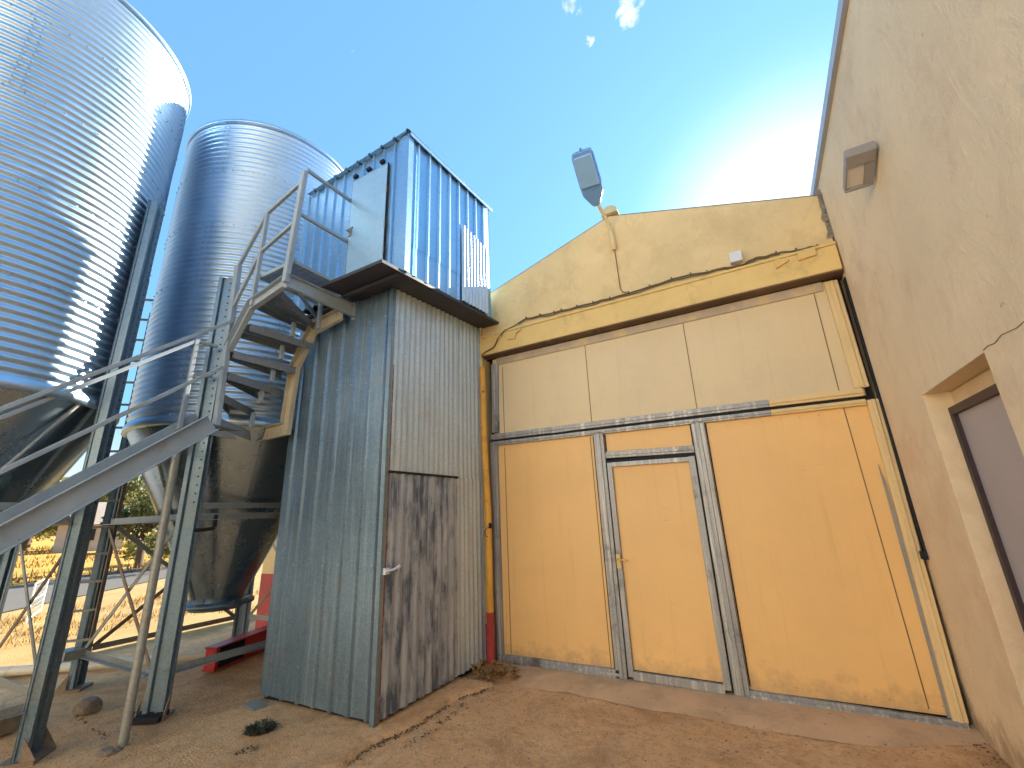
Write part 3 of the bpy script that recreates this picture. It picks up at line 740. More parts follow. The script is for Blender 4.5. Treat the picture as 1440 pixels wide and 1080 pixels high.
# cabin walls
CY0, CY1 = -2.0, -.30; BX0 = -1.47
bz = lambda y: tz(y)+.036
tpz = lambda y: 5.90 + .085*(y+2.0)
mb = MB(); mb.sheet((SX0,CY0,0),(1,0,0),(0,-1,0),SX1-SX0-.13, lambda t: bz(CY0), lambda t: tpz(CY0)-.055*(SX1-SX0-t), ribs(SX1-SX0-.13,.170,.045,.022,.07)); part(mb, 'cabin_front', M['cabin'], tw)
mb = MB(); mb.box(SX1-.135,SX1+.006,CY0-.026,CY0-.018,bz(CY0)+.001,tpz(CY0)-.012); mb.box(SX1+.0062,SX1+.012,CY0-.026,CY0+.055,bz(CY0)+.001,tpz(CY0)-.012); part(mb, 'corner_trim', M['cabin'], tw)
pr = ribs(CY1-CY0-.05,.198,.05,.024,.075)
mb = MB(); mb.sheet((SX1-.012,CY0+.05,0),(0,1,0),(1,0,0),CY1-CY0-.05, lambda t: tz(CY0+t)+.40, lambda t: tpz(CY0+.05+t)-.008, pr)
mb.sheet((SX1-.017,CY0+.05,0),(0,1,0),(1,0,0),CY1-CY0-.05, lambda t: bz(CY0+.05+t), lambda t: tz(CY0+t)+.43, pr); part(mb, 'cabin_side', M['cabin'], tw)
mb = MB(); mb.sheet((SX1+.014,-1.02,0),(0,1,0),(1,0,0),.60, lambda t: bz(-1.02+t)+.01, lambda t: 5.30-.09*t, sinus(.60,.076,.022), 0, True); part(mb, 'patch_sheet', M['patch'], tw)
mb = MB()
mb.sheet((BX0,CY1,0),(0,-1,0),(-1,0,0),CY1-CY0-.03, lambda t: bz(CY1-t), lambda t: tpz(CY1-t)-.055*1.69, ribs(CY1-CY0-.03,.198,.045,.022))
mb.sheet((SX1-.01,CY1,0),(-1,0,0),(0,1,0),SX1-BX0-.01, lambda t: bz(CY1), lambda t: tpz(CY1)-.055*t, ribs(SX1-BX0-.01,.198,.045,.022)); part(mb, 'cabin_back', M['cabin'], tw)
# cabin roof: ribbed sheet, ribs run front to back
mb = MB(); RX0, RX1, RY0, RY1 = BX0-.03, SX1+.035, CY0-.06, CY1+.06
pr = ribs(RX1-RX0,.20,.045,.022,.10); n = len(pr); vs = []
for yy in (RY0,RY1):
    for lay in (0,.008):
        for t,r in pr:
            x = RX0+t; vs.append((x,yy,tpz(yy)-.055*(SX1-x)+r+lay+.004))
fs = [(i,i+1,2*n+i+1,2*n+i)[::-1] for i in range(n-1)] + [(n+i,n+i+1,3*n+i+1,3*n+i) for i in range(n-1)] + [(i,i+1,n+i+1,n+i) for i in range(n-1)] + [(2*n+i+1,2*n+i,3*n+i,3*n+i+1) for i in range(n-1)]
fs += [(0,n,3*n,2*n),(n-1,2*n-1+0,4*n-1,3*n-1)]
mb.add(vs, fs); mb.box(RX1-.004,RX1+.004,RY0,RY1,tpz(RY0)-.05,tpz(RY0)-.03) if False else None
part(mb, 'cabin_roof', M['cabin'], tw)
mb = MB(); mb.prism([(SX1+.02,CY0-.02,tpz(CY0)-.05),(SX1+.02,CY1+.06,tpz(CY1)-.05),(SX1+.02,CY1+.06,tpz(CY1)+.005),(SX1+.02,CY0-.02,tpz(CY0)+.005)], (.012,0,0)); part(mb, 'roof_flashing', M['cabin'], tw)
# cabin door
cd = part(MB().box(-.660,-.085,CY0-.034,CY0-.020,bz(CY0)+.015,5.62), 'cabin_door', M['cabindoor'], tw, .003)
mb = MB(); mb.box(-.666,-.661,CY0-.030,CY0-.012,bz(CY0)+.01,5.626); mb.box(-.084,-.079,CY0-.030,CY0-.012,bz(CY0)+.01,5.626); mb.box(-.666,-.079,CY0-.030,CY0-.012,5.621,5.626); part(mb, 'door_gap', M['dark'], cd)
for z in (5.25,4.78,4.45): part(MB().tube([(-.080,CY0-.036,z-.045),(-.080,CY0-.036,z+.045)], .008, 8), 'hinge', M['grey'], cd)
mb = MB(); mb.box(-.65,-.61,CY0-.048,CY0-.035,4.83,4.93); mb.tube([(-.63,CY0-.045,4.88),(-.63,CY0-.085,4.88),(-.53,CY0-.088,4.88)], .011, 8); part(mb, 'handle', M['grey'], cd)
for x in (-.60,-.38,-.16): part(MB().box(x-.03,x+.03,CY0-.060,CY0-.022,5.645,5.68), 'hook', M['dark'], cd)

# ------------------------------------------------------------------ stair
st = thing('steel_stair', 'grey steel stair turning up to a small platform at the cabin door', 'staircase', (-1.8,-2.7,0))
sl_ = .84; sz = lambda y: 2.60 + (y+2.78)*sl_      # stringer centre line
yB = -5.6
for x,f,m_ in ((-1.5,-1,'stair'),(-2.08,1,'stair')):
    mb = MB(); yt = -2.76 if f < 0 else -2.60
    y0 = yB if f < 0 else yB
    mb.channel((x,y0,sz(y0)),(x,yt,sz(yt)),.17,.055,.010, flip=-f)
    part(mb, 'stringer', M[m_], st, .003)
y = yB+.2
while y < -2.85:
    z = sz(y)
    mb = MB(); mb.box(-2.07,-1.51,y-.085,y+.085,z-.055,z-.047); part(mb, 'tread', M['tread'], st); y += .26
# landing plate and curved lower edge of the winder
YO, YI = -2.68, -1.95
def plate_xz(pts, y, th, wd_, mat, name='winder_stringer'):
    """band of width wd_ following a polyline in the xz plane"""
    mb = MB(); n = len(pts); up = []; dn = []
    for i,(x,z) in enumerate(pts):
        a = V(pts[max(0,i-1)]); b2 = V(pts[min(n-1,i+1)])
        d0 = (V(pts[i])-a) if i else (b2-V(pts[i])); d1 = (b2-V(pts[i])) if i < n-1 else d0
        d0.normalize(); d1.normalize(); n0 = V((-d0.y,d0.x)); n1 = V((-d1.y,d1.x)); b_ = (n0+n1).normalized(); k = wd_/2/max(.4,b_.dot(n0))
        up.append((x+b_.x*k, z+b_.y*k)); dn.append((x-b_.x*k, z-b_.y*k))
    for i in range(n-1):
        mb.prism([(dn[i][0],y,dn[i][1]),(dn[i+1][0],y,dn[i+1][1]),(up[i+1][0],y,up[i+1][1]),(up[i][0],y,up[i][1])], (0,th,0))
        for arr in (up,dn):   # flanges
            p_, q_ = arr[i], arr[i+1]; dd = (V(q_)-V(p_)).normalized(); nn = V((-dd.y,dd.x))*(.004 if arr is up else -.004)
            mb.prism([(p_[0]-nn.x,y-.045,p_[1]-nn.y),(q_[0]-nn.x,y-.045,q_[1]-nn.y),(q_[0]+nn.x,y-.045,q_[1]+nn.y),(p_[0]+nn.x,y-.045,p_[1]+nn.y)], (0,.045,0))
    return part(mb, name, M[mat], st)
plate_xz([(-1.545,3.42),(-1.235,3.83),(-.70,3.93)], YO, .010, .125, 'stair')
plate_xz([(-2.15,2.66),(-1.545,2.68),(-1.50,3.40),(-1.235,3.83),(-.76,3.90)], YI, .010, .15, 'stairbeige')
# platform edge channel along x = -.70
mb = MB(); mb.channel((-.70,YO-.01,3.945),(-.70,-1.83,3.955),.15,.05,.010, flip=1); part(mb, 'platform_edge', M['stair'], st, .003)
mb = MB(); mb.beam((-.705,YO+.06,4.20),(-.705,-1.84,4.21),.025,.04); part(mb, 'toe_bar', M['stair'], st)
mb = MB()                                       # grating floor at door level
for k in range(22):
    x = -1.22 + k*.0235; mb.beam((x,-2.62,4.185),(x,-1.86,4.185),.005,.03)
for k in range(20):
    y = -2.62 + k*.04; mb.beam((-1.225,y,4.185),(-.715,y,4.185),.005,.026)
part(mb, 'grating', M['grate'], st)
mb = MB(); mb.beam((-1.23,-2.64,4.185),(-.70,-2.64,4.185),.03,.04); mb.beam((-1.235,-2.64,4.185),(-1.235,-1.86,4.185),.03,.04); part(mb, 'grating_frame', M['stair'], st)
mb = MB(); mb.beam((-.715,YO+.02,4.0),(-1.22,-1.96,4.0),.02,.05); part(mb, 'platform_strut', M['stair'], st)
# end post at the wall side of the platform
mb = MB(); mb.beam((-.70,-1.84,3.85),(-.70,-1.84,4.34),.045,.03,(0,1,0)); part(mb, 'edge_post', M['stair'], st)
# winder treads fan round the post at (-1.55,-2.68)
def tread(poly, z, h=.075, name='tread'):
    mb = MB(); n = len(poly)
    mb.prism([(x,y,z) for x,y in poly], (0,0,.008))
    # folded-down front and rear lips
    for i,j in ((0,1),(2,3) if n > 3 else (1,2)):
        a, b2 = V((*poly[i],z)), V((*poly[j],z)); d = (b2-a).normalized(); s = V((d.y,-d.x,0))*.006
        mb.prism([a-V((0,0,h)), b2-V((0,0,h)), b2-V((0,0,.001)), a-V((0,0,.001))], s)
    return part(mb, name, M['tread'], st)
tread([(-1.56,-2.66),(-2.07,-1.97),(-2.10,-2.30),(-1.62,-2.67)], 2.93)
tread([(-1.53,-2.66),(-1.68,-1.965),(-2.05,-1.965),(-1.60,-2.67)], 3.16)
tread([(-1.50,-2.66),(-1.46,-1.965),(-1.74,-1.965),(-1.585,-2.67)], 3.39)
tread([(-1.27,-2.66),(-1.22,-1.965),(-1.50,-1.965),(-1.52,-2.66)], 3.64)
tread([(-.82,-2.66),(-1.23,-1.965),(-1.36,-1.965),(-1.26,-2.66)], 3.90)
for x,y,z0,z1 in ((-1.80,-2.20,2.70,2.86),(-1.66,-2.22,2.95,3.09),(-1.53,-2.20,3.18,3.32),(-1.38,-2.22,3.41,3.57),(-1.25,-2.2,3.66,3.83),(-1.02,-2.05,3.75,4.17)):
    mb = MB(); mb.beam((x,y,z0),(x,y,z1),.035,.035,(0,1,0)); part(mb, 'riser_strut', M['stair'], st)
# landing frame
mb = MB(); mb.prism([(-1.51,-2.74,2.60),(-1.86,-2.66,2.60),(-1.62,-2.40,2.60)], (0,0,.01)); part(mb, 'landing_corner', M['tread'], st)
mb = MB(); mb.beam((-1.53,-2.70,2.64),(-2.12,-1.97,2.645),.012,.10); part(mb, 'landing_edge', M['stair'], st)
mb = MB(); mb.beam((-2.08,-2.60,2.66),(-2.14,-1.97,2.645),.012,.10); part(mb, 'landing_edge', M['stair'], st)
# hand rails --------------------------------------------------------
def post(p, q, w=.04, d=.04, name='rail_post', mat='stair'):
    mb = MB(); mb.beam(p, q, w, d, (0,1,0)); return part(mb, name, M[mat], st, .004)
def hrail(pts, r=.02, name='hand_rail'):
    mb = MB()
    for i in range(len(pts)-1): mb.beam(pts[i], pts[i+1], .035, .035)
    return part(mb, name, M['stair'], st, .004)
post((-1.55,-2.69,2.60),(-1.62,-2.69,4.43),.07,.05)      # tall plate post at the turn
post((-1.235,-2.69,3.83),(-1.19,-2.69,4.95))
post((-.70,-2.69,3.93),(-.60,-2.69,5.22),.06,.05)
hrail([(-1.62,-2.69,4.42),(-1.19,-2.69,4.95),(-.63,-2.69,5.10)])
hrail([(-1.60,-2.69,3.90),(-1.21,-2.69,4.46),(-.66,-2.69,4.62)])
hrail([(-.62,-2.66,5.28),(-.72,-1.80,5.40)])
hrail([(-.66,-2.66,4.74),(-.72,-1.82,4.82)])
post((-.715,-1.85,4.30),(-.72,-1.80,5.42),.03,.03)
ry = lambda y,z0: z0 + (y+2.78)*.875
hrail([(-1.5,-5.5,ry(-5.5,3.66)),(-1.5,-2.72,ry(-2.72,3.66))])
hrail([(-1.5,-5.5,ry(-5.5,3.16)),(-1.5,-2.74,ry(-2.74,3.16))])
hrail([(-2.06,-5.5,ry(-5.5,3.60)),(-2.06,-2.77,3.605),(-2.06,-2.56,3.60)])
mb = MB(); mb.beam((-2.06,-2.77,3.23),(-2.06,-2.56,3.25),.03,.03); part(mb, 'rail_tie', M['stair'], st)
post((-2.06,-2.78,2.62),(-2.06,-2.77,3.62))
for y in (-4.3,-5.4):
    post((-1.5,y,sz(y)),(-1.5,y,ry(y,3.66))); post((-2.06,y,sz(y)),(-2.06,y,ry(y,3.6)))
# round support pole
mb = MB(); mb.tube([(-1.79,-2.88,-.02),(-1.79,-2.88,2.46)], .034, 14); mb.beam((-2.08,-2.88,2.45),(-1.5,-2.88,2.45),.05,.05); part(mb, 'support_pole', M['rustbrace'] if False else M['brace'], st)

# ------------------------------------------------------------------ things on the gate wall
sp = thing('gable_lamp', 'grey street lamp on a pipe arm at the gable peak', 'lamp', (1.95,-.14,4.85))
mb = MB(); mb.tube([(1.948,-.145,4.78),(1.945,-.15,4.95),(1.93,-.17,5.12),(1.91,-.28,5.22),(1.875,-.46,5.325)], [.03,.03,.024,.022,.022], 10)
mb.box(1.92,1.975,-.15,-.113,4.86,4.90); mb.box(1.91,1.965,-.15,-.113,5.03,5.07)
part(mb, 'arm', M['wall'], sp)
d = (V((1.905,-.98,5.61))-V((1.865,-.44,5.32))).normalized(); sv = d.cross(V((0,0,1))).normalized(); uv = sv.cross(d)
B0 = V((1.865,-.44,5.32))
def lp(a, s, u): return B0 + d*a + sv*s + uv*u
mb = MB()
def loft(secs, mi=0):
    n = 12; vs = []
    for a,wd_,h0,h1 in secs:
        for k in range(n):
            t = 2*pi*k/n; cs, sn = cos(t), sin(t)
            s = wd_*(abs(cs)**.45)*(1 if cs >= 0 else -1); u = (h1 if sn >= 0 else -h0)*(abs(sn)**.6)
            vs.append(lp(a,s,u))
    m_ = len(secs)
    mb.add(vs, [(i*n+k,i*n+(k+1)%n,(i+1)*n+(k+1)%n,(i+1)*n+k) for i in range(m_-1) for k in range(n)] + [tuple(range(n))[::-1], tuple(range((m_-1)*n,m_*n))], mi, False)
loft([(-.03,.035,.03,.03),(.0,.06,.035,.045),(.13,.128,.045,.07),(.24,.135,.045,.085),(.58,.130,.04,.075),(.63,.115,.03,.05),(.64,.09,.02,.03)])
mb.tube([lp(.64,0,0),lp(.67,0,.0)], .015, 8)
hd = part(mb, 'lamp_head', M['lamp'], sp)
mb = MB(); mb.prism([lp(.235,-.115,-.046),lp(.235,.115,-.046),lp(.58,.110,-.042),lp(.60,.09,-.04),lp(.60,-.09,-.04),lp(.58,-.110,-.042)], -uv*.02)
part(mb, 'lens', M['glass'], hd, .008)
# cable run with clips
cb = thing('wall_cable', 'thin brown cable clipped along the wall above the gate lintel', 'cable', (1.95,-.13,4.15))
pts = [(-.04,-.18,3.80),(.16,-.185,3.86),(.24,-.185,3.98),(.34,-.185,4.06),(.66,-.13,4.185),(1.28,-.128,4.16),(1.93,-.128,4.15),(2.68,-.128,4.175),(3.18,-.13,4.13),(3.30,-.13,4.12),(3.41,-.128,4.16),(3.49,-.13,4.15),(3.65,-.13,4.135),(3.89,-.13,4.105),(4.06,-.13,4.08)]
fine = []
for i in range(len(pts)-1):
    for k in range(6):
        t = k/6; q = V(pts[i])*(1-t)+V(pts[i+1])*t; q.z += .006*sin(q.x*23)+.004*sin(q.x*57); fine.append(q)
fine.append(V(pts[-1]))
mb = MB(); mb.tube(fine, .009, 7); part(mb, 'cable', M['cable'], cb)
mb = MB(); mb.tube([q+V((0,-.004,-.022+.008*sin(q.x*11))) for q in fine[22:72]], .006, 6); part(mb, 'cable', M['cable'], cb)
mb = MB(); mb.tube([(1.95,-.125,4.80),(1.955,-.122,4.5),(1.96,-.124,4.24),(1.985,-.126,4.185),(2.04,-.128,4.17)], .0055, 6); part(mb, 'drop_wire', M['cable'], cb)
for x in (.7,.86,1.03,1.2,1.42,1.6,1.78,2.1,2.3,2.5,2.75,2.95,3.6,3.78,3.95):
    q = min(fine, key=lambda v: abs(v.x-x)); mb = MB(); mb.box(q.x-.008,q.x+.008,q.y-.014,-.1102,q.z-.006,q.z+.022); part(mb, 'clip', M['cable'], cb)
jb = MB().box(3.17,3.29,-.19,-.112,4.15,4.27).build('junction_box', M['white'], None, .008, 2)
tag(jb, 'small white junction box on the cable above the gate', 'junction box')
mb = MB(); mb.prism([(3.76,-.19,3.975),(3.91,-.19,3.985),(3.915,-.19,4.062),(3.765,-.19,4.058)], (0,.024,0))
for x,z in ((3.78,3.99),(3.895,4.045)): mb.tube([(x,-.19,z),(x,-.196,z)], .006, 6)
tag(mb.build('cover_plate', M['plate'], None, .003), 'rectangular ochre cover plate at the right end of the lintel', 'cover plate')
mb = MB(); mb.prism([(3.56,-.188,3.95),(3.68,-.188,4.0),(3.68,-.188,4.02),(3.60,-.188,4.05),(3.55,-.188,4.04)], (0,.022,0)); mb.tube([(3.60,-.188,4.02),(3.60,-.195,4.02)], .006, 6)
tag(mb.build('hanger_bracket', M['plate'], None, .003), 'tilted ochre bracket left of the cover plate on the lintel', 'bracket')
mb = MB(); mb.prism([(.13,-.188,4.05),(.22,-.188,3.95),(.30,-.188,4.0),(.27,-.188,4.03),(.22,-.188,3.99),(.17,-.188,4.07)], (0,.022,0))
tag(mb.build('hanger_bracket', M['plate'], None, .003), 'bent ochre bracket at the far left end of the lintel', 'bracket')
mb = MB(); mb.prism([(.38,-.188,3.93),(.50,-.188,3.91),(.53,-.188,3.99),(.60,-.188,4.02),(.59,-.188,4.05),(.47,-.188,4.02),(.39,-.188,4.0)], (0,.022,0)); mb.tube([(.45,-.188,3.96),(.45,-.195,3.96)], .006, 6)
tag(mb.build('hanger_bracket', M['plate'], None, .003), 'flat ochre plate bracket beside the bent one on the left of the lintel', 'bracket')
# painted drain pipe in the corner between shaft and gate
dpx, dpy = -.005, -.15
pp = thing('drain_pipe', 'orange painted drain pipe with red foot between shaft and gate', 'pipe', (dpx,dpy,0))
mb = MB(); mb.tube([(dpx-.04,dpy,3.62),(dpx-.035,dpy,2.6),(dpx,dpy,1.7),(dpx,dpy,.52)], .042, 14); part(mb, 'upper_pipe', M['pipe'], pp)
mb = MB(); mb.tube([(dpx,dpy,.56),(dpx,dpy,.50),(dpx,dpy,.49),(dpx+.002,dpy-.01,.0)], [.048,.048,.046,.05], 14); part(mb, 'red_foot', M['red'], pp)
mb = MB(); mb.box(-.075,-.050,-.16,-.112,3.1,4.6); mb.tube([(-.07,-.15,4.60),(-.06,-.16,4.72),(-.05,-.18,4.78)], [.03,.045,.03], 10)
part(mb, 'gutter_spout', M['wall'], pp)
mb = MB(); mb.tube([(.035,-.19,1.52),(.0,-.2,1.50),(-.03,-.2,1.46),(-.02,-.2,1.41),(.02,-.2,1.40)], .004, 6); mb.box(.03,.05,-.2,-.16,1.5,1.56); part(mb, 'wire', M['dark'], pp)

# ------------------------------------------------------------------ things lying in the yard
hs = []
for i in range(30):
    t = i/29; x = -6.9*(1-t) + -3.55*t; y = -3.98*(1-t) + -1.23*t
    hs.append((x + .05*sin(t*9), y + .06*sin(t*7), .055))
ho = thing('white_pipe', 'dirty white pipe lying on the ground behind the silo legs', 'pipe', (-4.5,-2.4,0))
mb = MB(); mb.tube(hs, .055, 12); part(mb, 'pipe', M['pipewhite'], ho)
mb = MB(); mb.tube([(-3.62,-1.29,.055),(-3.45,-1.17,.06)], .066, 12); mb.tube([(-3.52,-1.22,.058),(-3.50,-1.205,.058)], .075, 12); part(mb, 'coupling', M['brace'], ho)
a, b_ = V((-2.99,-1.60,0)), V((-3.35,-.62,0))
rt = thing('red_girder', 'red steel girder with a black side plate lying behind the shaft corner', 'girder', tuple(a))
dd = (b_-a).normalized(); nn = V((-dd.y,dd.x,0))
mb = MB()
nn = -nn if nn.x < 0 else nn          # nn points to the yard
def gp(t, n_, z): return a + dd*t + nn*n_ + V((0,0,z))
LEN = (b_-a).length
mb.prism([gp(0,-.12,.03),gp(0,.0,.03),gp(0,.0,.25),gp(0,-.12,.25)], dd*LEN)
mb.prism([gp(-.004,-.14,.25),gp(LEN,-.14,.25),gp(LEN,.035,.25),gp(-.004,.035,.25)], V((0,0,.018)))
mb.prism([gp(-.004,-.14,.012),gp(LEN,-.14,.012),gp(LEN,.035,.012),gp(-.004,.035,.012)], V((0,0,.018)))
mb.prism([gp(-.004,.001,.031),gp(.05,.001,.031),gp(.05,.001,.249),gp(-.004,.001,.249)], nn*.03)
part(mb, 'shell', M['redsteel'], rt, .003)
part(MB().prism([gp(.055,.001,.035),gp(.48,.001,.035),gp(.48,.001,.245),gp(.055,.001,.245)], nn*.012), 'side_plate', M['dark'], rt)
mb = MB(); mb.prism([(-1.63,-2.03,.008),(-1.40,-2.06,.008),(-1.37,-1.94,.012),(-1.64,-1.89,.012)], (0,0,.014))
tag(mb.build('steel_plate', M['brace'], None, .003), 'small flat metal plate on the ground at the shaft corner', 'plate')
def rock(name, c, r, label, mat='rock', sq=(1,1,.75), sub=3):
    bm = bmesh.new(); bmesh.ops.create_icosphere(bm, subdivisions=sub, radius=1)
    for v in bm.verts:
        k = 1 + .28*noise.noise(v.co*1.3+V((c[0]*7,c[1]*5,1))) + .1*noise.noise(v.co*4)
        v.co = V((max(-.8,min(.8,v.co.x*k))*r*sq[0], max(-.8,min(.8,v.co.y*k))*r*sq[1], max(-.6,min(.8,v.co.z*k))*r*sq[2]))
    me = bpy.data.meshes.new(name); bm.to_mesh(me); bm.free(); me.materials.append(M[mat])
    o = bpy.data.objects.new(name, me); o.location = c; COL.objects.link(o)
    return tag(o, label, 'stone')
rock('stone', (-2.98,-2.72,.04), .11, 'fist sized brown stone in front of the white pipe')
rock('stone', (-1.74,-3.00,.01), .055, 'flat chipped stone at the foot of the round pole', sq=(1.6,1,.5))
# broken kerb block at the left edge
mb = MB(); mb.prism([(-3.28,-3.42,0),(-2.99,-3.33,0),(-3.03,-3.16,0),(-3.3,-3.22,0)], (0,.02,.14))
tag(mb.build('concrete_block', M['rock'], None, .012, 2), 'broken grey concrete block beside the foot of the left silo leg', 'block')
# dark shim blocks under the near leg
mb = MB(); mb.prism([(-2.38,-2.60,.0),(-2.22,-2.72,.0),(-1.98,-2.56,0),(-2.1,-2.42,0)], (0,0,.05))
tag(mb.build('packing_block', M['dark'], None, .006), 'dark packing block under the foot of the near middle leg', 'block')

def tuft(name, c, n, spread, hgt_, mat, label, seed, lay=.5):
    rnd = random.Random(seed); mb = MB()
    for i in range(n):
        a = rnd.uniform(0,2*pi); r = spread*sqrt(rnd.random())*.6; x, y = c[0]+r*cos(a), c[1]+r*sin(a); z = 0
        h = hgt_*rnd.uniform(.4,1); b = a + rnd.uniform(-.8,.8); ln = h*rnd.uniform(.3,1.2)*lay*2; w_ = rnd.uniform(.004,.009)
        p0 = V((x,y,z)); p1 = p0+V((cos(b)*ln*.4,sin(b)*ln*.4,h*.75)); p2 = p0+V((cos(b)*ln,sin(b)*ln,h*rnd.uniform(.5,1)))
        s = V((-sin(b),cos(b),0))*w_
        mb.add([p0-s,p0+s,p1+s,p1-s,p2], [(0,1,2,3),(3,2,4)])
    o = mb.build(name, M[mat]); return tag(o, label, 'weed')
tuft('weed_tuft', (-.95,-2.27), 320, .17, .07, 'weedgreen', 'dark low weed tuft on the yard in front of the shaft', 3, .6)
tuft('weed_tuft', (-.70,-2.52), 60, .12, .03, 'weedgreen', 'small scatter of dark weeds nearest the camera left of the slab edge', 5, .6)
mb = MB(); rnd = random.Random(11)
for i in range(170):
    a = rnd.uniform(0,2*pi); r = .22*sqrt(rnd.random()); c0 = V((.22+r*cos(a)*1.3,-.42+r*sin(a)*.8,.02+rnd.random()*.09))
    l_ = rnd.uniform(.02,.06); b = rnd.uniform(0,2*pi); t = rnd.uniform(-.5,.9)
    u_ = V((cos(b)*cos(t),sin(b)*cos(t),sin(t)))*l_; s = V((-sin(b),cos(b),rnd.uniform(-.6,.6)))*l_*.33
    mb.add([c0-u_, c0+s, c0+u_, c0-s], [(0,1,2,3)])
for i in range(16):
    b = rnd.uniform(0,2*pi); p0 = V((.2,-.4,.0)); mb.tube([p0, p0+V((cos(b)*.1,sin(b)*.08,.07)), p0+V((cos(b)*.24,sin(b)*.18,.05))], .004, 5)
tag(mb.build('dried_plant', M['dryleaf']), 'dried brown plant at the left foot of the gate', 'plant')
# debris along the slab edge, pebbles over the yard
def scatter(name, pts, mat, s0, s1, seed):
    rnd = random.Random(seed); mb = MB()
    for x,y in pts:
        s = rnd.uniform(s0,s1); b = rnd.uniform(0,pi); c0 = V((x,y,s*.3+hgt(x,y)-.008))
        ax = V((cos(b),sin(b),0))*s; ay = V((-sin(b),cos(b),0))*s*rnd.uniform(.5,1); az = V((0,0,s*.6))
        mb.add([c0+ax,c0+ay,c0-ax,c0-ay,c0+az,c0-az*.6], [(0,1,4),(1,2,4),(2,3,4),(3,0,4),(1,0,5),(2,1,5),(3,2,5),(0,3,5)])
    return tag(mb.build(name, M[mat]), None, None, kind='stuff')
rnd = random.Random(21); P1 = []
for i in range(2600):
    P1.append((rnd.uniform(-2.6,4.0), rnd.uniform(-3.6,-.35)))
o = scatter('pebbles', P1[:1700], 'rock', .003, .011, 1); o['label'] = 'small dark pebbles strewn over the sandy yard'
M['palestone'] = paint_mat('pale_stone', (.56,.48,.36), .2, .85)
o = scatter('pale_pebbles', P1[1700:], 'palestone', .003, .010, 2); o['label'] = 'small pale pebbles strewn over the sandy yard'
P2 = []
for i in range(420):
    k = rnd.randrange(len(pl)-1); x, y = pl[k]
    if noise.noise(V((y*4,0,8))) > -.15: P2.append((x+rnd.gauss(.012,.024), y+rnd.uniform(-.03,.03)))
M['dirt'] = paint_mat('dark_dirt', (.11,.07,.04), .5, .95, scale=30)
o = scatter('slab_edge_debris', P2, 'dirt', .003, .014, 3); o['label'] = 'dark crumbs and dead weeds along the broken slab edge'
P3 = []
for (xa,ya),(xb,yb) in zip(((.36,-1.95),(.35,-1.65),(.35,-1.42)),((.35,-1.65),(.35,-1.42),(.30,-1.12))):
    for i in range(26):
        t = rnd.random(); P3.append((xa*(1-t)+xb*t+rnd.gauss(0,.025), ya*(1-t)+yb*t))
for (xa,ya),(xb,yb) in zip(((-1.55,-3.2),(-1.69,-2.95),(-2.04,-2.89),(-2.55,-2.84)),((-1.69,-2.95),(-1.78,-2.84),(-2.55,-2.84),(-3.1,-2.77))):
    for i in range(24):
        t = rnd.random(); P3.append((xa*(1-t)+xb*t+rnd.gauss(0,.012), ya*(1-t)+yb*t+rnd.gauss(0,.012)))
for i in range(240):
    t = rnd.random(); P3.append((TX0+t*(TX1-TX0), TY0-abs(rnd.gauss(0,.03))-.01) if rnd.random() < .45 else (TX1+abs(rnd.gauss(0,.03))+.015, TY0+t*(TY1-TY0)))
for i in range(260): P3.append((4.09-abs(rnd.gauss(0,.06)), rnd.uniform(-3,-.15)))
for i in range(160): P3.append((rnd.uniform(0,4.05), -.06-abs(rnd.gauss(0,.02))))
o = scatter('dirt_crumbs', P3, 'dirt', .003, .012, 4); o['label'] = 'dark dirt crumbs in the cracks of the yard'

# ------------------------------------------------------------------ far side: straw, field, hut, trees
mb = MB(); rnd = random.Random(31)
for i in range(5200):
    x, y = (rnd.uniform(-12.4,-6.2), rnd.uniform(-2.4,3.2))
    if noise.noise(V((x*.55,y*.8,5))) < .02: continue
    b = rnd.uniform(0,2*pi); h = rnd.uniform(.03,.16); s = V((-sin(b),cos(b),0))*.008
    p0 = V((x,y,-.01)); p2 = p0+V((cos(b)*h*.8,sin(b)*h*.8,h)); mb.add([p0-s,p0+s,p2], [(0,1,2)])
o = mb.build('straw_litter', M['straw']); tag(o, 'dry yellow straw between the silo pad and the road', None, kind='stuff')
mb = MB()
for i in range(9000):
    t = rnd.random()**1.6; x = -20 - 55*t; y = rnd.uniform(-10,30)+t*14
    if noise.noise(V((x*.12,y*.12,2))) < -.1: continue
    b = rnd.uniform(0,2*pi); h = rnd.uniform(.15,.45); s = V((-sin(b),cos(b),0))*.03*(1+t)
    p0 = V((x,y,-.01)); p2 = p0+V((cos(b)*h*.6,sin(b)*h*.6,h)); mb.add([p0-s,p0+s,p2], [(0,1,2)])
o = mb.build('field_grass', M['straw']); tag(o, 'tall dry golden grass of the field beyond the road', None, kind='stuff')
# white gate frame by the road
wf = thing('wire_gate', 'white tube gate frame with wire standing by the road', 'gate', (-10.4,-1.2,0))
A, B = V((-9.72,-1.48,.0)), V((-11.13,-.91,.0)); u = V((0,0,1))
mb = MB(); mb.tube([A,A+u*.72], .014, 8); mb.tube([B,B+u*.72], .014, 8); mb.tube([A+u*.72,B+u*.72], .012, 8); mb.tube([A+u*.06,B+u*.06], .012, 8); mb.tube([A+u*.4,B+u*.4], .010, 8); part(mb, 'frame', M['white'], wf)
mb = MB()
for k in range(14): q = A.lerp(B,(k+.5)/14); mb.tube([q+u*.06,q+u*.72], .004, 4)
for k in range(7): mb.tube([A+u*(.1+.09*k),B+u*(.1+.09*k)], .004, 4)
part(mb, 'mesh', M['brace'], wf)
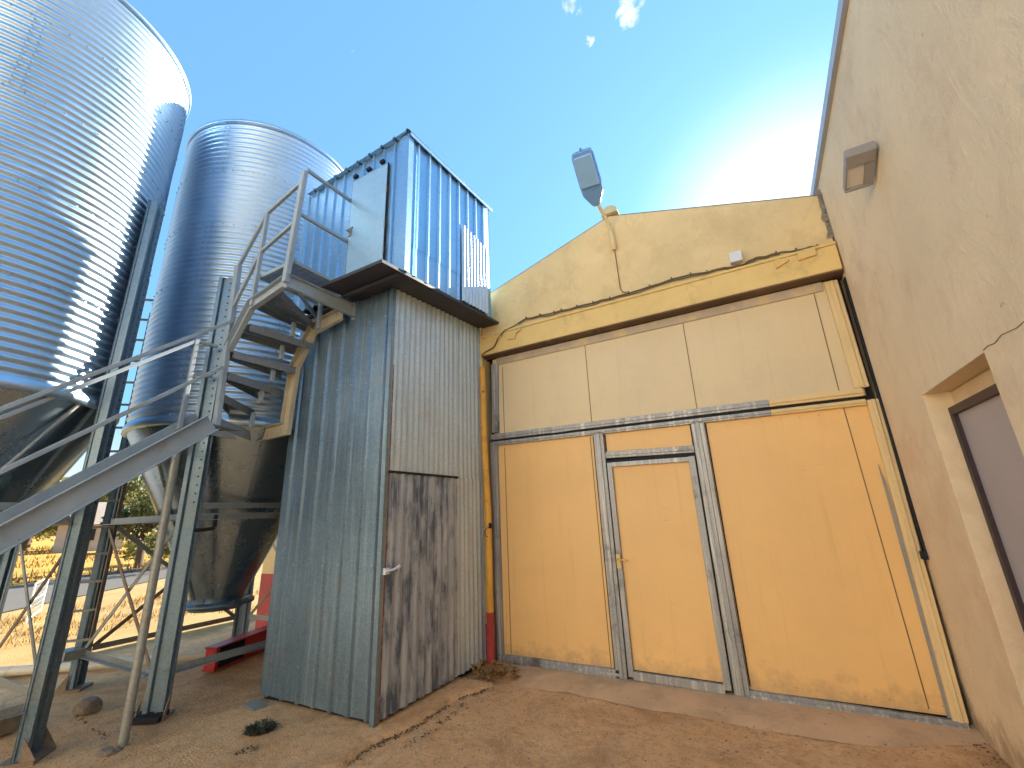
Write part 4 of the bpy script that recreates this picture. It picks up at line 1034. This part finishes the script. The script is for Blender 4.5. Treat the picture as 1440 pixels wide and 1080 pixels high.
# hut
def az(px_az, dist): return V((CX+dist*cos(radians(px_az)), CY+dist*sin(radians(px_az)), 0))
hc = az(162.0, 58); ht = thing('field_hut', 'small pale hut with a grey hipped roof at the far edge of the field', 'hut', tuple(hc))
ex = V((-sin(radians(162)),cos(radians(162)),0)); ey = V((cos(radians(162)),sin(radians(162)),0))
def hbox(w0,w1,d0,d1,z0,z1):
    mb = MB(); mb.prism([hc+ex*w0+ey*d0+V((0,0,z0)), hc+ex*w1+ey*d0+V((0,0,z0)), hc+ex*w1+ey*d1+V((0,0,z0)), hc+ex*w0+ey*d1+V((0,0,z0))], (0,0,z1-z0)); return mb
part(hbox(-2.3,2.3,-1.5,3,0,2.3), 'wall', M['hutwall'], ht)
mb = MB(); q = [hc+ex*a_+ey*b2+V((0,0,2.3)) for a_,b2 in ((-2.7,-1.9),(2.7,-1.9),(2.7,3.4),(-2.7,3.4))] + [hc+ex*-.7+ey*.7+V((0,0,4.4)), hc+ex*.7+ey*.7+V((0,0,4.4))]
mb.add(q, [(0,1,5,4),(1,2,5),(2,3,4,5),(3,0,4),(3,2,1,0)]); part(mb, 'roof', M['hutroof'], ht)
part(hbox(-.2,1.2,-1.56,-1.502,.9,1.9), 'window', M['dark'], ht)
def tree(name, c, h, r, mat, label, seed, nleaf=2600, ls=.16, squat=.75):
    rnd = random.Random(seed); t = thing(name, label, 'tree', tuple(c), 'trees and bushes behind the field')
    mb = MB(); mb.tube([c, c+V((.1*h*rnd.uniform(-1,1)*.4,0,h*.3)), c+V((0,.1,h*.62))], [.05*h*.8,.035*h,.012*h], 9)
    for k in range(7):
        a = rnd.uniform(0,2*pi); z = h*rnd.uniform(.2,.5); q = c+V((0,0,z)); mb.tube([q, q+V((cos(a)*r*.35,sin(a)*r*.35,h*.16)), q+V((cos(a)*r*.75,sin(a)*r*.75,h*.24))], [.018*h,.011*h,.004*h], 6)
    part(mb, 'trunk', M['trunk'], t)
    mb = MB(); lob = []
    for k in range(15):
        a = rnd.uniform(0,2*pi); q = r*sqrt(rnd.random())*.8; z = h*rnd.uniform(.22,.86); lob.append((V((cos(a)*q,sin(a)*q,z)), r*rnd.uniform(.28,.5)*(1.15-.5*z/h)))
    for i in range(nleaf):
        o_, rr = rnd.choice(lob); v = V((rnd.gauss(0,1),rnd.gauss(0,1),rnd.gauss(0,1))).normalized()*rr*(rnd.random()**.45)
        p0 = c + o_ + V((v.x,v.y,v.z*squat)); 
        if p0.z < c.z+.1: continue
        a = V((rnd.gauss(0,1),rnd.gauss(0,1),rnd.gauss(0,1))).normalized(); b2 = a.cross(V((rnd.gauss(0,1),rnd.gauss(0,1),rnd.gauss(0,1)))).normalized(); s = ls*rnd.uniform(.5,1.2)
        mb.add([p0-a*s, p0+b2*s*.5, p0+a*s, p0-b2*s*.5], [(0,1,2,3)])
    part(mb, 'crown', M[mat], t); return t
tree('olive_tree', az(158.2,27), 4.4, 1.9, 'leaf', 'bushy olive green tree just left of the front silo leg', 1, 4200, .13)
tree('olive_tree', az(155.4,25), 4.6, 2.2, 'leaf', 'dark green tree hidden behind the front silo leg', 2, 3600, .13)
tree('shade_tree', az(160.3,66), 7.2, 3.6, 'leaf2', 'pale green tree just right of the hut', 3, 3200, .26)
tree('shade_tree', az(163.2,75), 8.0, 4.4, 'leaf', 'dark green tree just behind the hut', 4, 3400, .28)
tree('shade_tree', az(166.0,70), 8.6, 4.4, 'leaf2', 'light green tree under the left silo cone', 5, 3200, .28)
tree('shade_tree', az(169.5,80), 7.0, 4.5, 'leaf', 'green tree at the far left edge of the field', 6, 2400, .3)
tree('low_shrub', az(157.3,30), 1.6, 1.6, 'leaf2', 'low yellowish shrub at the foot of the olive tree', 7, 1500, .12)
# far ridge of hills
mb = MB(); n = 80; vs = []
for i in range(n+1):
    a = radians(120 + 90*i/n); r = 700; hh = 22 + 14*noise.noise(V((i*.13,0,0))) + 6*noise.noise(V((i*.5,3,0)))
    vs += [(CX+r*cos(a),CY+r*sin(a),-3),(CX+(r+60)*cos(a),CY+(r+60)*sin(a),max(4,hh*.5)),(CX+(r+260)*cos(a),CY+(r+260)*sin(a),-3)]
mb.add(vs, [(3*i+k,3*i+k+1,3*i+k+4,3*i+k+3)[::-1] for i in range(n) for k in range(2)], 0, True)
M['hill'] = paint_mat('hill_scrub', (.12,.11,.06), .25, .95, scale=.05)
tag(mb.build('hills', M['hill']), None, None, kind='structure')

# ------------------------------------------------------------------ unseen barn added behind the camera, bounces sunlight onto the gate
ab = thing('bounce_barn', 'unseen cream plastered barn added behind the camera to bounce warm light', 'building', (0,-16,0))
mb = MB(); mb.box(-16,16,-26,-16,0,7.2); part(mb, 'wall', M['cream'], ab)
mb = MB(); mb.prism([(-16.4,-26.5,7.2),(-16.4,-15.5,7.2),(-16.4,-21,9.4)], (32.8,0,0)); part(mb, 'roof', M['roof'], ab)
for x in (-11,-6,6,11): part(MB().box(x-.6,x+.6,-16.02,-15.97,2.2,3.6), 'window', M['grey'], ab)
part(MB().box(-2,2,-16.03,-15.96,0,4), 'door', M['gframe'], ab)
